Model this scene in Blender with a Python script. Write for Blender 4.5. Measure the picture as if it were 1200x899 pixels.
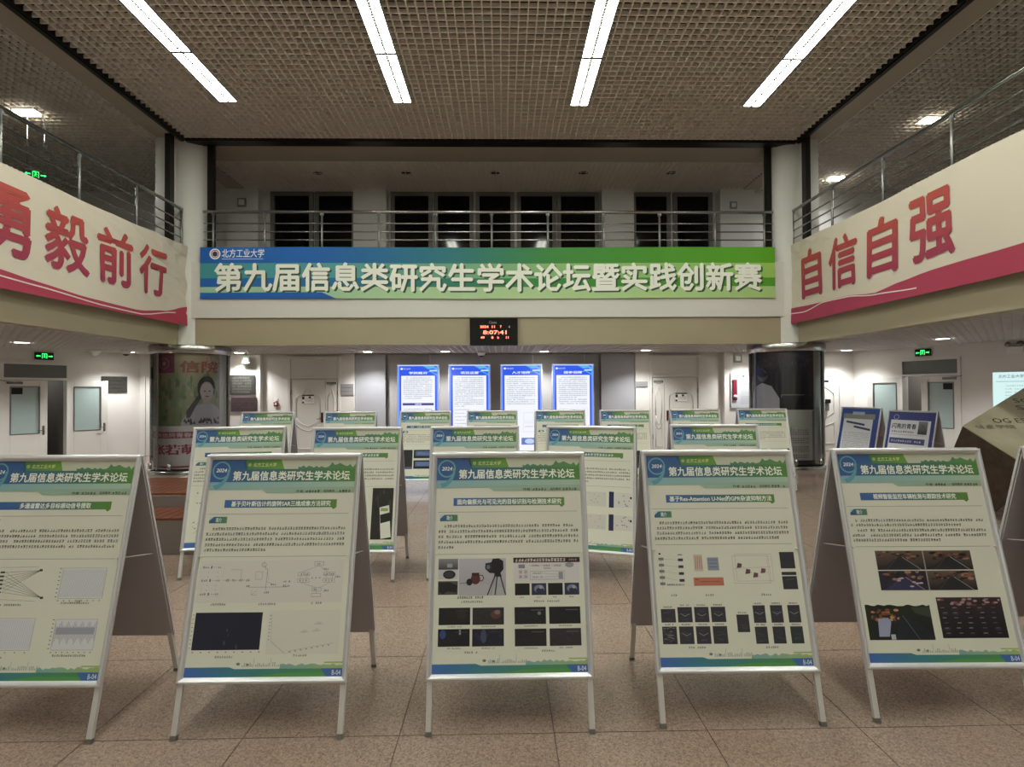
import bpy, bmesh, math, random
from mathutils import Vector, Matrix
R = math.radians
PI = math.pi
for o in list(bpy.data.objects):
    bpy.data.objects.remove(o, do_unlink=True)
SC = bpy.context.scene
COL = SC.collection

# ------------------------------------------------------------------ camera
cam_data = bpy.data.cameras.new('camera')
cam_data.sensor_width = 36.0
cam_data.lens = 609.15 / 1200.0 * 36.0
cam_data.clip_start = 0.05
cam = bpy.data.objects.new('camera', cam_data)
COL.objects.link(cam)
cam.matrix_world = (Matrix.Translation((0, 0, 1.65)) @ Matrix.Rotation(R(-1.059), 4, 'Z')
                    @ Matrix.Rotation(R(90 + 0.652), 4, 'X') @ Matrix.Rotation(R(-0.2932), 4, 'Z'))
SC.camera = cam

# ------------------------------------------------------------------ world, exposure
world = bpy.data.worlds.new('world')
SC.world = world
world.use_nodes = True
world.node_tree.nodes['Background'].inputs[0].default_value = (0.55, 0.6, 0.7, 1)
world.node_tree.nodes['Background'].inputs[1].default_value = 0.04
SC.view_settings.view_transform = 'Standard'
SC.view_settings.look = 'None'
SC.view_settings.gamma = 1.0
SC.view_settings.use_curve_mapping = False
SC.view_settings.exposure = 1.25
SC.cycles.use_denoising = True
SC.cycles.max_bounces = 7
SC.cycles.diffuse_bounces = 4
SC.cycles.glossy_bounces = 3
SC.cycles.transmission_bounces = 6
SC.cycles.transparent_max_bounces = 8
SC.cycles.sample_clamp_indirect = 6.0

STRIP_POWER = 12.0       # radiance of the ceiling tubes
SPOT_WATTS = 72.0        # downlights under the balcony
BOX_POWER = 0.41         # back-lit boards

# ------------------------------------------------------------------ colour and materials
def lin(c):
    return c / 12.92 if c <= 0.04045 else ((c + 0.055) / 1.055) ** 2.4
def rgb(h):
    if isinstance(h, str):
        h = h.lstrip('#')
        return tuple(lin(int(h[i:i + 2], 16) / 255) for i in (0, 2, 4))
    return tuple(lin(v / 255) for v in h)

def mat(name, col, rough=0.5, metal=0.0, noise=None, bump=None, spec=None, emit=None, coat=0.0, trans=0.0, ior=1.45):
    m = bpy.data.materials.new(name)
    m.use_nodes = True
    nt = m.node_tree
    b = nt.nodes['Principled BSDF']
    c = rgb(col)
    b.inputs['Base Color'].default_value = (*c, 1)
    b.inputs['Roughness'].default_value = rough
    b.inputs['Metallic'].default_value = metal
    b.inputs['IOR'].default_value = ior
    if spec is not None:
        b.inputs['Specular IOR Level'].default_value = spec
    if coat:
        b.inputs['Coat Weight'].default_value = coat
        b.inputs['Coat Roughness'].default_value = 0.05
    if trans:
        b.inputs['Transmission Weight'].default_value = trans
    tc = None
    if noise or bump:
        tc = nt.nodes.new('ShaderNodeTexCoord')
    if noise:
        scale, col2, amt = noise
        n = nt.nodes.new('ShaderNodeTexNoise')
        n.inputs['Scale'].default_value = scale
        n.inputs['Detail'].default_value = 4
        nt.links.new(tc.outputs['Object'], n.inputs['Vector'])
        r = nt.nodes.new('ShaderNodeMapRange')
        r.inputs['From Min'].default_value = 0.35
        r.inputs['From Max'].default_value = 0.65
        r.inputs['To Max'].default_value = amt
        nt.links.new(n.outputs['Fac'], r.inputs['Value'])
        mx = nt.nodes.new('ShaderNodeMix')
        mx.data_type = 'RGBA'
        mx.inputs[6].default_value = (*c, 1)
        mx.inputs[7].default_value = (*rgb(col2), 1)
        nt.links.new(r.outputs['Result'], mx.inputs[0])
        nt.links.new(mx.outputs[2], b.inputs['Base Color'])
    if bump:
        scale, amt = bump
        n = nt.nodes.new('ShaderNodeTexNoise')
        n.inputs['Scale'].default_value = scale
        nt.links.new(tc.outputs['Object'], n.inputs['Vector'])
        bp = nt.nodes.new('ShaderNodeBump')
        bp.inputs['Strength'].default_value = amt
        bp.inputs['Distance'].default_value = 0.01
        nt.links.new(n.outputs['Fac'], bp.inputs['Height'])
        nt.links.new(bp.outputs['Normal'], b.inputs['Normal'])
    if emit:
        ec, es = emit
        b.inputs['Emission Color'].default_value = (*rgb(ec), 1)
        b.inputs['Emission Strength'].default_value = es
    return m

def print_mat(name, rough=0.45, emission=0.0, coat=0.0):
    m = bpy.data.materials.new(name)
    m.use_nodes = True
    nt = m.node_tree
    b = nt.nodes['Principled BSDF']
    a = nt.nodes.new('ShaderNodeVertexColor')
    a.layer_name = 'Col'
    h = nt.nodes.new('ShaderNodeHueSaturation')
    h.inputs['Saturation'].default_value = 1.0 if (emission or rough > .6) else 0.9
    h.inputs['Value'].default_value = 1.0 if emission else 0.97
    nt.links.new(a.outputs['Color'], h.inputs['Color'])
    nt.links.new(h.outputs['Color'], b.inputs['Base Color'])
    b.inputs['Roughness'].default_value = rough
    if coat:
        b.inputs['Coat Weight'].default_value = coat
        b.inputs['Coat Roughness'].default_value = 0.08
    if emission:
        nt.links.new(a.outputs['Color'], b.inputs['Emission Color'])
        b.inputs['Emission Strength'].default_value = emission
    return m

def granite(name):
    m = bpy.data.materials.new(name)
    m.use_nodes = True
    nt = m.node_tree
    b = nt.nodes['Principled BSDF']
    tc = nt.nodes.new('ShaderNodeTexCoord')
    geo = nt.nodes.new('ShaderNodeNewGeometry')
    v = nt.nodes.new('ShaderNodeTexVoronoi'); v.inputs['Scale'].default_value = 150
    n = nt.nodes.new('ShaderNodeTexNoise'); n.inputs['Scale'].default_value = 60; n.inputs['Detail'].default_value = 6
    n2 = nt.nodes.new('ShaderNodeTexNoise'); n2.inputs['Scale'].default_value = 1.3; n2.inputs['Detail'].default_value = 3
    for t in (v, n, n2):
        nt.links.new(geo.outputs['Position'], t.inputs['Vector'])
    cr = nt.nodes.new('ShaderNodeValToRGB')
    e = cr.color_ramp.elements
    e[0].position = 0.0; e[0].color = (*rgb('#5E4E46'), 1)
    e[1].position = 1.0; e[1].color = (*rgb('#C4B6A8'), 1)
    for p, c in ((0.3, '#87766C'), (0.55, '#9B8B80'), (0.8, '#A79788')):
        q = e.new(p); q.color = (*rgb(c), 1)
    sep = nt.nodes.new('ShaderNodeSeparateColor')
    nt.links.new(v.outputs['Color'], sep.inputs['Color'])
    ad = nt.nodes.new('ShaderNodeMath'); ad.operation = 'MULTIPLY_ADD'
    ad.inputs[1].default_value = 0.55
    nt.links.new(sep.outputs['Red'], ad.inputs[0])
    ml = nt.nodes.new('ShaderNodeMath'); ml.operation = 'MULTIPLY'; ml.inputs[1].default_value = 0.5
    nt.links.new(n.outputs['Fac'], ml.inputs[0])
    nt.links.new(ml.outputs[0], ad.inputs[2])
    nt.links.new(ad.outputs[0], cr.inputs['Fac'])
    mx = nt.nodes.new('ShaderNodeMix'); mx.data_type = 'RGBA'; mx.blend_type = 'MULTIPLY'
    mx.inputs[7].default_value = (*rgb('#EEE0DA'), 1)
    nt.links.new(n2.outputs['Fac'], mx.inputs[0])
    nt.links.new(cr.outputs['Color'], mx.inputs[6])
    nt.links.new(mx.outputs[2], b.inputs['Base Color'])
    rr = nt.nodes.new('ShaderNodeMapRange')
    rr.inputs['To Min'].default_value = 0.14; rr.inputs['To Max'].default_value = 0.24
    nt.links.new(n.outputs['Fac'], rr.inputs['Value'])
    nt.links.new(rr.outputs['Result'], b.inputs['Roughness'])
    return m

M = {}
M['granite'] = granite('polished_granite')
M['grout'] = mat('dark_grout', '#625850', 0.9)
M['plaster'] = mat('white_plaster', '#DFDDDA', 0.7, noise=(1.2, '#D6D4D0', 0.6))
M['column'] = mat('column_paint', '#D2D0CA', 0.55)
M['tan'] = mat('tan_paint', '#A69C83', 0.6, noise=(0.8, '#A1977D', 0.7))
M['taupe'] = mat('taupe_soffit', '#B5A898', 0.7)
M['grid'] = mat('ceiling_grid_metal', '#EFE6DA', 0.55)
M['gridlow'] = mat('low_ceiling_grid_metal', '#DEDCDA', 0.45)
M['plenum'] = mat('dark_plenum', '#2C2723', 0.9)
M['plenumlow'] = mat('grey_plenum', '#A5A2A2', 0.9)
M['darkframe'] = mat('dark_track_metal', '#33302E', 0.35, 0.6)
M['steel'] = mat('brushed_steel', '#B8B8B6', 0.25, 1.0, bump=(60, 0.03))
M['steeldull'] = mat('dull_steel', '#8A8A88', 0.4, 0.8)
M['alu'] = mat('satin_aluminium', '#DEDEE2', 0.3, 0.5)
M['aluleg'] = mat('white_aluminium_leg', '#D6D3D0', 0.4, 0.2)
M['back'] = mat('grey_back_board', '#B2ABAD', 0.55)
M['board'] = mat('backing_board', '#D8D6D0', 0.6)
M['print'] = print_mat('printed_poster', 0.42, 0, 0.25)
M['cloth'] = print_mat('printed_cloth', 0.75)
M['lit'] = print_mat('backlit_print', 0.3, BOX_POWER)
_nt = M['lit'].node_tree
for _l in list(_nt.links):
    if _l.to_socket.name == 'Base Color': _nt.links.remove(_l)
_nt.nodes['Principled BSDF'].inputs['Base Color'].default_value = (.03, .03, .035, 1)
M['doorw'] = mat('white_door_paint', '#DAD9D4', 0.35)
M['glass'] = mat('frosted_glass', '#A9BDBB', 0.35, coat=0.4)
M['dark'] = mat('dark_plastic', '#1C1C1E', 0.4)
M['black'] = mat('black_gloss', '#0B0B0C', 0.15)
M['window'] = mat('night_window_glass', '#08090C', 0.08)
M['mullion'] = mat('window_mullion', '#77736E', 0.5)
M['greypanel'] = mat('grey_blue_panel', '#A9ABB2', 0.5)
M['greywall'] = mat('grey_recess_paint', '#BCBBBC', 0.6)
M['lampon'] = mat('lamp_glow', '#FFFFFF', 0.5, emit=('#FFF9E6', 9.0))
M['white'] = mat('white_plastic', '#E4E4E2', 0.4)
M['tube'] = mat('tube_glow', '#FFFFFF', 0.5, emit=('#F7FAEC', STRIP_POWER))
M['exit'] = mat('exit_green', '#35E060', 0.5, emit=('#2BE860', 1.6))
M['led'] = mat('red_led', '#FF5040', 0.5, emit=('#FF6A50', 2.2))
M['gold'] = mat('champagne_metal', '#CDC6AC', 0.38, 0.35, noise=(2.2, '#A8A088', 0.8))
M['stone'] = mat('dark_brown_stone', '#33271F', 0.55, noise=(9, '#4A3B30', 0.8), bump=(30, 0.4))
M['wood'] = mat('brown_slat_wood', '#7A4A38', 0.3, noise=(5, '#5C3326', 0.8))
M['bronze'] = mat('bronze_handle', '#5A3A28', 0.3, 0.7)
M['corridor'] = mat('dim_corridor', '#77716A', 0.8)
M['transom'] = mat('grey_transom_glass', '#6C716E', 0.3)
M['slab'] = mat('slab_concrete', '#7C7870', 0.8)

def clear_glass(name):
    m = bpy.data.materials.new(name)
    m.use_nodes = True
    nt = m.node_tree
    nt.nodes.clear()
    out = nt.nodes.new('ShaderNodeOutputMaterial')
    mx = nt.nodes.new('ShaderNodeMixShader')
    tr = nt.nodes.new('ShaderNodeBsdfTransparent'); tr.inputs[0].default_value = (0.93, 0.96, 0.96, 1)
    gl = nt.nodes.new('ShaderNodeBsdfGlossy'); gl.inputs['Roughness'].default_value = 0.03
    fr = nt.nodes.new('ShaderNodeFresnel'); fr.inputs['IOR'].default_value = 1.55
    nt.links.new(fr.outputs[0], mx.inputs[0])
    nt.links.new(tr.outputs[0], mx.inputs[1])
    nt.links.new(gl.outputs[0], mx.inputs[2])
    nt.links.new(mx.outputs[0], out.inputs[0])
    return m
M['clear'] = clear_glass('clear_glass')

# ------------------------------------------------------------------ object helpers
def tag(o, label=None, cat=None, group=None, kind=None):
    if label: o['label'] = label
    if cat: o['category'] = cat
    if group: o['group'] = group
    if kind: o['kind'] = kind
    return o

def thing(name, label, cat, loc=(0, 0, 0), rz=0.0, group=None):
    o = bpy.data.objects.new(name, None)
    o.empty_display_size = 0.1
    COL.objects.link(o)
    o.location = loc
    o.rotation_euler = (0, 0, rz)
    return tag(o, label, cat, group)

class MB:
    """collects shapes into one mesh"""
    def __init__(s): s.v = []; s.f = []; s.sm = []
    def add(s, vs, fs, smooth=False):
        n = len(s.v); s.v += [tuple(v) for v in vs]
        for f in fs: s.f.append([n + i for i in f]); s.sm.append(smooth)
        return s
    def box(s, x0, y0, z0, x1, y1, z1):
        vs = [(x, y, z) for z in (z0, z1) for y in (y0, y1) for x in (x0, x1)]
        return s.add(vs, [(0, 2, 3, 1), (4, 5, 7, 6), (0, 1, 5, 4), (2, 6, 7, 3), (0, 4, 6, 2), (1, 3, 7, 5)])
    def bar(s, a, b, w, t, up=(0, 0, 1)):
        a = Vector(a); b = Vector(b); d = (b - a).normalized()
        u = Vector(up)
        if abs(d.dot(u)) > 0.99: u = Vector((0, 1, 0))
        x = d.cross(u).normalized(); y = x.cross(d).normalized()
        vs = []
        for p in (a, b):
            for i, j in ((-1, -1), (1, -1), (1, 1), (-1, 1)):
                vs.append(p + x * (i * w / 2) + y * (j * t / 2))
        return s.add(vs, [(0, 3, 2, 1), (4, 5, 6, 7), (0, 1, 5, 4), (1, 2, 6, 5), (2, 3, 7, 6), (3, 0, 4, 7)])
    def tube(s, pts, r, n=10, caps=True):
        pts = [Vector(p) for p in pts]
        base = len(s.v)
        for k, p in enumerate(pts):
            if k == 0: d = pts[1] - pts[0]
            elif k == len(pts) - 1: d = pts[-1] - pts[-2]
            else: d = (pts[k + 1] - pts[k]).normalized() + (pts[k] - pts[k - 1]).normalized()
            d.normalize()
            u = Vector((0, 0, 1)) if abs(d.z) < 0.95 else Vector((1, 0, 0))
            x = d.cross(u).normalized(); y = x.cross(d).normalized()
            for i in range(n):
                a = 2 * PI * i / n
                s.v.append(tuple(p + x * (r * math.cos(a)) + y * (r * math.sin(a))))
        for k in range(len(pts) - 1):
            for i in range(n):
                j = (i + 1) % n
                s.f.append([base + k * n + i, base + k * n + j, base + (k + 1) * n + j, base + (k + 1) * n + i]); s.sm.append(True)
        if caps:
            s.f.append([base + i for i in range(n)][::-1]); s.sm.append(False)
            s.f.append([base + (len(pts) - 1) * n + i for i in range(n)]); s.sm.append(False)
        return s
    def lathe(s, prof, n=32, c=(0, 0), a0=0.0, a1=2 * PI, smooth=True):
        base = len(s.v)
        full = abs(a1 - a0 - 2 * PI) < 1e-6
        m = n if full else n + 1
        for r, z in prof:
            for i in range(m):
                a = a0 + (a1 - a0) * i / n
                s.v.append((c[0] + r * math.cos(a), c[1] + r * math.sin(a), z))
        for k in range(len(prof) - 1):
            for i in range(n):
                j = (i + 1) % m
                s.f.append([base + k * m + i, base + k * m + j, base + (k + 1) * m + j, base + (k + 1) * m + i]); s.sm.append(smooth)
        return s
    def prism(s, poly, z0, z1):
        n = len(poly)
        vs = [(x, y, z0) for x, y in poly] + [(x, y, z1) for x, y in poly]
        fs = [list(range(n))[::-1], list(range(n, 2 * n))] + [[i, (i + 1) % n, n + (i + 1) % n, n + i] for i in range(n)]
        return s.add(vs, fs)
    def mesh(s, name, m):
        me = bpy.data.meshes.new(name)
        me.from_pydata(s.v, [], s.f)
        me.polygons.foreach_set('use_smooth', s.sm)
        me.materials.append(m)
        me.update()
        return me
    def build(s, name, m, parent=None, bevel=0.0):
        o = bpy.data.objects.new(name, s.mesh(name, m))
        COL.objects.link(o)
        if parent is not None: o.parent = parent
        if bevel:
            b = o.modifiers.new('bevel', 'BEVEL'); b.width = bevel; b.segments = 2; b.limit_method = 'ANGLE'
        return o

def struct(name, mb, m, parent=None, bevel=0.0):
    o = mb.build(name, m, parent, bevel)
    if parent is None: o['kind'] = 'structure'
    return o

def copy_tree(o, parent=None):
    c = o.copy(); COL.objects.link(c)
    c.parent = parent
    for ch in list(o.children): copy_tree(ch, c)
    return c

# ------------------------------------------------------------------ printed graphics
_tc = bpy.data.curves.new('glyph_source', 'FONT')
_to = bpy.data.objects.new('glyph_source', _tc)
COL.objects.link(_to)
_cache = {}
def glyphs(s, bold=0.0, res=2):
    k = (s, bold, res)
    if k not in _cache:
        _tc.body = s; _tc.offset = bold; _tc.resolution_u = res
        bpy.context.view_layer.update()
        me = bpy.data.meshes.new_from_object(_to.evaluated_get(bpy.context.evaluated_depsgraph_get()))
        vs = [(v.co.x, v.co.y) for v in me.vertices]
        fs = [list(p.vertices) for p in me.polygons]
        bpy.data.meshes.remove(me)
        _cache[k] = (vs, fs)
    return _cache[k]

def mixc(a, b, t): return tuple(a[i] * (1 - t) + b[i] * t for i in range(3))

class Print:
    """flat artwork on a W x H sheet; u right, v down, both 0..1; layers stack by fractions of a millimetre"""
    def __init__(s, W, H, step=0.0003, seg=None):
        s.W, s.H, s.step, s.seg = W, H, step, seg
        s.v = []; s.f = []; s.c = []
    def _c(s, col, u, v):
        if callable(col): return rgb(col(u, v)) if not isinstance(col(u, v)[0], float) else col(u, v)
        return rgb(col)
    def raw(s, pts, faces, col, layer):
        n = len(s.v)
        for u, v in pts:
            s.v.append((u, v, layer)); s.c.append(s._c(col, u, v))
        for f in faces: s.f.append([n + i for i in f])
    def rect(s, u0, v0, u1, v1, col, layer=1):
        n = 1
        if s.seg: n = max(1, int(math.ceil(abs(u1 - u0) / s.seg)))
        pts = []
        for i in range(n + 1):
            u = u0 + (u1 - u0) * i / n
            pts += [(u, v0), (u, v1)]
        s.raw(pts, [(2 * i, 2 * i + 1, 2 * i + 3, 2 * i + 2) for i in range(n)], col, layer)
    def poly(s, pts, col, layer=1): s.raw(pts, [list(range(len(pts)))[::-1]], col, layer)
    def band(s, top, bot, col, layer=1):
        n = len(top); s.raw(list(top) + list(bot), [(i, n + i, n + i + 1, i + 1) for i in range(n - 1)], col, layer)
    def ell(s, u, v, ru, rv, col, layer=1, n=18, rot=0.0):
        p = []
        for i in range(n):
            a = -2 * PI * i / n; x, y = ru * math.cos(a), rv * math.sin(a)
            p.append((u + x * math.cos(rot) - y * math.sin(rot), v + x * math.sin(rot) + y * math.cos(rot)))
        s.raw(p, [list(range(n))], col, layer)
    def ring(s, u, v, r, w, col, layer=1, a0=0.0, a1=2 * PI, n=28):
        """r and w in metres"""
        o, i_ = [], []
        for k in range(n + 1):
            a = a0 + (a1 - a0) * k / n
            for rr, l in ((r, o), (r - w, i_)):
                l.append((u + rr * math.cos(a) / s.W, v - rr * math.sin(a) / s.H))
        s.raw(o + i_, [(k, k + 1, n + 2 + k, n + 1 + k) for k in range(n)], col, layer)
    def line(s, u0, v0, u1, v1, w, col, layer=2):
        """w in metres"""
        dx, dy = (u1 - u0) * s.W, (v1 - v0) * s.H
        L = math.hypot(dx, dy) or 1
        ox, oy = -dy / L * w / 2 / s.W, dx / L * w / 2 / s.H
        s.poly([(u0 + ox, v0 + oy), (u0 - ox, v0 - oy), (u1 - ox, v1 - oy), (u1 + ox, v1 + oy)][::-1], col, layer)
    def box(s, u0, v0, u1, v1, w, col, layer=2):
        s.line(u0, v0, u1, v0, w, col, layer); s.line(u0, v1, u1, v1, w, col, layer)
        s.line(u0, v0, u0, v1, w, col, layer); s.line(u1, v0, u1, v1, w, col, layer)
    def text(s, t, u0, v0, u1, v1, col, layer=3, bold=0.02, shear=0.0, res=2):
        vs, fs = glyphs(t, 0.0, res)
        xs = [p[0] for p in vs]; ys = [p[1] for p in vs]
        x0, x1, y0, y1 = min(xs), max(xs), min(ys), max(ys)
        pts = []
        for x, y in vs:
            ty = (y - y0) / (y1 - y0)
            tx = (x - x0) / (x1 - x0)
            pts.append((u0 + (u1 - u0) * tx + shear * ty, v1 - (v1 - v0) * ty))
        s.raw(pts, fs, col, layer)
        if bold:
            ku, kv = (u1 - u0) / (x1 - x0) * bold, (v1 - v0) / (y1 - y0) * bold
            ds = [(1, 0), (-1, 0), (0, 1), (0, -1)] if bold < .03 else [(1, 0), (-1, 0), (0, 1), (0, -1), (.7, .7), (-.7, .7), (.7, -.7), (-.7, -.7)]
            for k, (a, b) in enumerate(ds):
                s.raw([(q[0] + a * ku, q[1] + b * kv) for q in pts], fs, col, layer - .04 * (k + 1))
    def marks(s, u0, v, u1, h, cw, col, layer=2, rnd=None):
        """a line of tiny character-like strokes, centred on v; h and cw in sheet fractions"""
        rnd = rnd or random
        u = u0
        while u + cw <= u1 + 1e-6:
            a, b = u + cw * 0.08, u + cw * 0.86
            if rnd.random() < 0.05:
                u += cw; continue
            k = rnd.random()
            y0, y1 = v - h / 2, v + h / 2
            t = h * 0.17
            q = [(a, y0 + h * rnd.uniform(0, .15), b, y0 + h * rnd.uniform(.2, .32)),
                 (a + cw * rnd.uniform(0, .2), v - t / 2 + h * rnd.uniform(-.1, .1), b, v + t / 2 + h * rnd.uniform(-.02, .12)),
                 (a, y1 - t * 1.1, b - cw * rnd.uniform(0, .2), y1)]
            m = a + (b - a) * rnd.uniform(.15, .8)
            q.append((m, y0, m + cw * .16, y1))
            if k > .6: q.pop(0)
            for r_ in q: s.raw([(r_[0], r_[1]), (r_[0], r_[3]), (r_[2], r_[3]), (r_[2], r_[1])], [(0, 1, 2, 3)], col, layer)
            u += cw
    def build(s, name, m, parent=None, origin=(0, 0, 0), fn=None):
        """sheet hangs in the XZ plane facing -Y; origin = top left corner. fn(u,v,layer)->xyz overrides"""
        ox, oy, oz = origin
        vs = []
        for u, v, l in s.v:
            if fn: vs.append(fn(u, v, l))
            else: vs.append((ox + u * s.W, oy - l * s.step, oz - v * s.H))
        me = bpy.data.meshes.new(name)
        me.from_pydata(vs, [], s.f)
        ca = me.color_attributes.new('Col', 'FLOAT_COLOR', 'POINT')
        buf = []
        for c in s.c: buf += [c[0], c[1], c[2], 1.0]
        ca.data.foreach_set('color', buf)
        me.materials.append(m)
        me.update()
        o = bpy.data.objects.new(name, me)
        COL.objects.link(o)
        if parent is not None: o.parent = parent
        return o

# =================================================================== STRUCTURE
YB = 13.5            # back wall
ZC = 6.77            # upper ceiling
ZL = 2.58            # soffit under the balcony
ZF = 4.23            # upper floor
def xl(y): return -9.3 - (13.5 - y) * 0.504     # left wall line
def xr(y): return 9.24 + (13.5 - y) * 0.2977    # right wall line
YREAR = -4.5

# floor: bed, separate tiles nearby, one polished field beyond
mb = MB(); mb.prism([(xl(YREAR) - .3, YREAR), (xr(YREAR) + .3, YREAR), (xr(14) + .6, 14.2), (xl(14) - .6, 14.2)], -0.15, -0.006)
floor = struct('floor', mb, M['grout'])
T = 0.74
TX, TY = 0.24, 2.51
tile_me = MB()
tile_me.box(0.0025, 0.0025, -0.0055, T - 0.0025, T - 0.0025, 0)
tile_mesh = tile_me.mesh('floor_tile', M['granite'])
row0, row1 = -1, 8
y_far = TY + row1 * T
for j in range(row0, row1):
    y0 = TY + j * T
    lim = (y0 + T) * 1.02 + 0.5
    for i in range(-16, 16):
        x0 = TX + i * T
        if x0 + T < -lim or x0 > lim: continue
        o = bpy.data.objects.new('floor_tile', tile_mesh); COL.objects.link(o)
        o.parent = floor; o.location = (x0, y0, 0)
# field of remaining paving as real slabs in one mesh
mb = MB()
for j in range(-10, 16):
    y0 = TY + j * T
    for i in range(-22, 22):
        x0 = TX + i * T
        lim = (y0 + T) * 1.02 + 0.5
        if row0 <= j < row1 and not (x0 + T < -lim or x0 > lim): continue
        y1 = y0 + T
        if y0 < YREAR or y1 > 14.1: continue
        if x0 < xl(y1) - .6 or x0 + T > xr(y1) + .6: continue
        mb.box(x0 + .0025, y0 + .0025, -0.0055, x0 + T - .0025, y1 - .0025, 0)
o = mb.build('paving_field', M['granite'], floor); o['kind'] = 'stuff'

# back wall: ground storey with recess, storey above with window openings
mb = MB()
mb.box(-10.2, YB, 0, -3.81, YB + .3, ZC + .3); mb.box(-14.2, YB, 4.05, -10.2, YB + .3, ZC + .3); mb.box(10.2, YB, 4.05, 14.2, YB + .3, ZC + .3)
mb.box(3.46, YB, 0, 10.2, YB + .3, ZC + .3)
mb.box(-3.81, YB, ZL + .05, 3.46, YB + .3, ZC + .3)
mb.box(-3.81, YB + .3, 0, 3.46, YB + .35, ZL + .05)
mb.box(-7.35, YB - .14, 0, -6.17, YB, ZL)                 # shallow pilasters
mb.box(5.75, YB - .14, 0, 6.9, YB, ZL)
mb.box(-4.16, YB - .05, 0, -3.81, YB, ZL)
mb.box(3.46, YB - .05, 0, 3.82, YB, ZL)
wall_back = struct('wall_back', mb, M['plaster'])
mb = MB(); mb.box(-3.02, YB + .2, 0, 2.57, YB + .29, ZL)
tag(mb.build('recess_panel', M['greywall'], wall_back), 'mid grey recess behind the lit boards')
mb = MB(); mb.box(-3.80, YB + .02, 0, -3.03, YB + .1, ZL)
tag(mb.build('side_panel', M['greypanel'], wall_back), 'pale blue-grey panel beside the recess')
mb = MB(); mb.box(2.58, YB + .02, 0, 3.45, YB + .1, ZL); mb.build('side_panel', M['greypanel'], wall_back)
for a, b in ((-6.93, -6.15), (-3.76, -2.93), (2.57, 3.39), (5.62, 6.5)):
    mb = MB(); mb.box(a, YB - .3, ZF, b, YB, ZC); mb.build('pillar', M['plaster'], wall_back)
mb = MB(); mb.box(-13.9, YB - .05, ZF, -6.93, YB, ZC); mb.build('upper_panel', M['plaster'], wall_back)

# windows of the upper storey
def window(n, a, b):
    w = thing('window_%d' % n, None, None, ((a + b) / 2, YB - .03, ZF)); w['kind'] = 'structure'
    hw = (b - a) / 2
    mb = MB(); mb.box(-hw, 0, .1, hw, .02, 2.44); mb.build('pane', M['window'], w)
    mb = MB()
    mb.box(-hw - .1, -.06, 0, -hw, .03, 2.54); mb.box(hw, -.06, 0, hw + .1, .03, 2.54)
    mb.box(-hw, -.06, 2.44, hw, .03, 2.54); mb.box(-hw, -.06, 0, hw, .03, .1); mb.box(-hw, -.04, 1.02, hw, .02, 1.07)
    mb.build('window_frame', M['mullion'], w)
for n, (a, b) in enumerate(((-5.84, -4.95), (-4.71, -3.86), (-2.76, -1.89), (-1.65, -.83), (-.57, .23), (.5, 1.32), (1.54, 2.43), (3.5, 4.31), (4.58, 5.41))):
    window(n + 1, a, b)

# side walls: door openings cut, built from pieces in a wall frame (s along the wall away from the back corner)
def wall_frame(name, P, d, n_in, opening, smax, off):
    """local +X runs along the wall, +Y points out of the room"""
    rz = math.atan2(d[1], d[0])
    w = thing(name, None, None, (P[0], P[1], 0), rz); w['kind'] = 'structure'
    return w, rz
dL = Vector((-.450, -.893)); dR = Vector((.2853, -.9584))
# left wall: local x = s, outward = +x rotated; choose sign so that the room is at local -Y / +Y
def wall_pieces(w, s0, s1, out, ops, zt):
    """out = +1/-1: side of local Y that is outside. ops=(a,b,ztop)"""
    mb = MB()
    a, b, z = ops
    def bx(x0, x1, z0, z1): mb.box(x0, min(0, out * .25), z0, x1, max(0, out * .25), z1)
    zt = 4.05
    bx(s0, a, 0, zt); bx(b, s1, 0, zt); bx(a, b, z, zt)
    return mb
rzL = math.atan2(dL.y, dL.x); rzR = math.atan2(dR.y, dR.x)
def put(P, rz, mb, name, m, kind=True):
    o = mb.build(name, m); o.location = (P[0], P[1], 0); o.rotation_euler = (0, 0, rz)
    if kind: o['kind'] = 'structure'
    return o
PL = (-9.3, 13.5); PR = (9.24, 13.5)
# for the left wall the direction (-.45,-.89) has its left-hand normal (.89,-.45) = into the room, so outside is -Y
wall_left = put(PL, rzL, wall_pieces(None, -.3, 20.2, -1, (1.50, 2.72, 2.30), ZC + .3), 'wall_left', M['plaster'])
wall_right = put(PR, rzR, wall_pieces(None, -.3, 18.8, +1, (1.21, 2.51, 2.32), ZC + .3), 'wall_right', M['plaster'])
mb = MB(); mb.box(xl(YREAR) - .4, YREAR - .3, 0, xr(YREAR) + .4, YREAR, ZC + .3)
mb.box(-14.4, YREAR, 4.05, -14.0, YB + .3, ZC + .3); mb.box(14.0, YREAR, 4.05, 14.4, YB + .3, ZC + .3)
wall_rear = struct('wall_rear', mb, M['plaster'])
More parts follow.
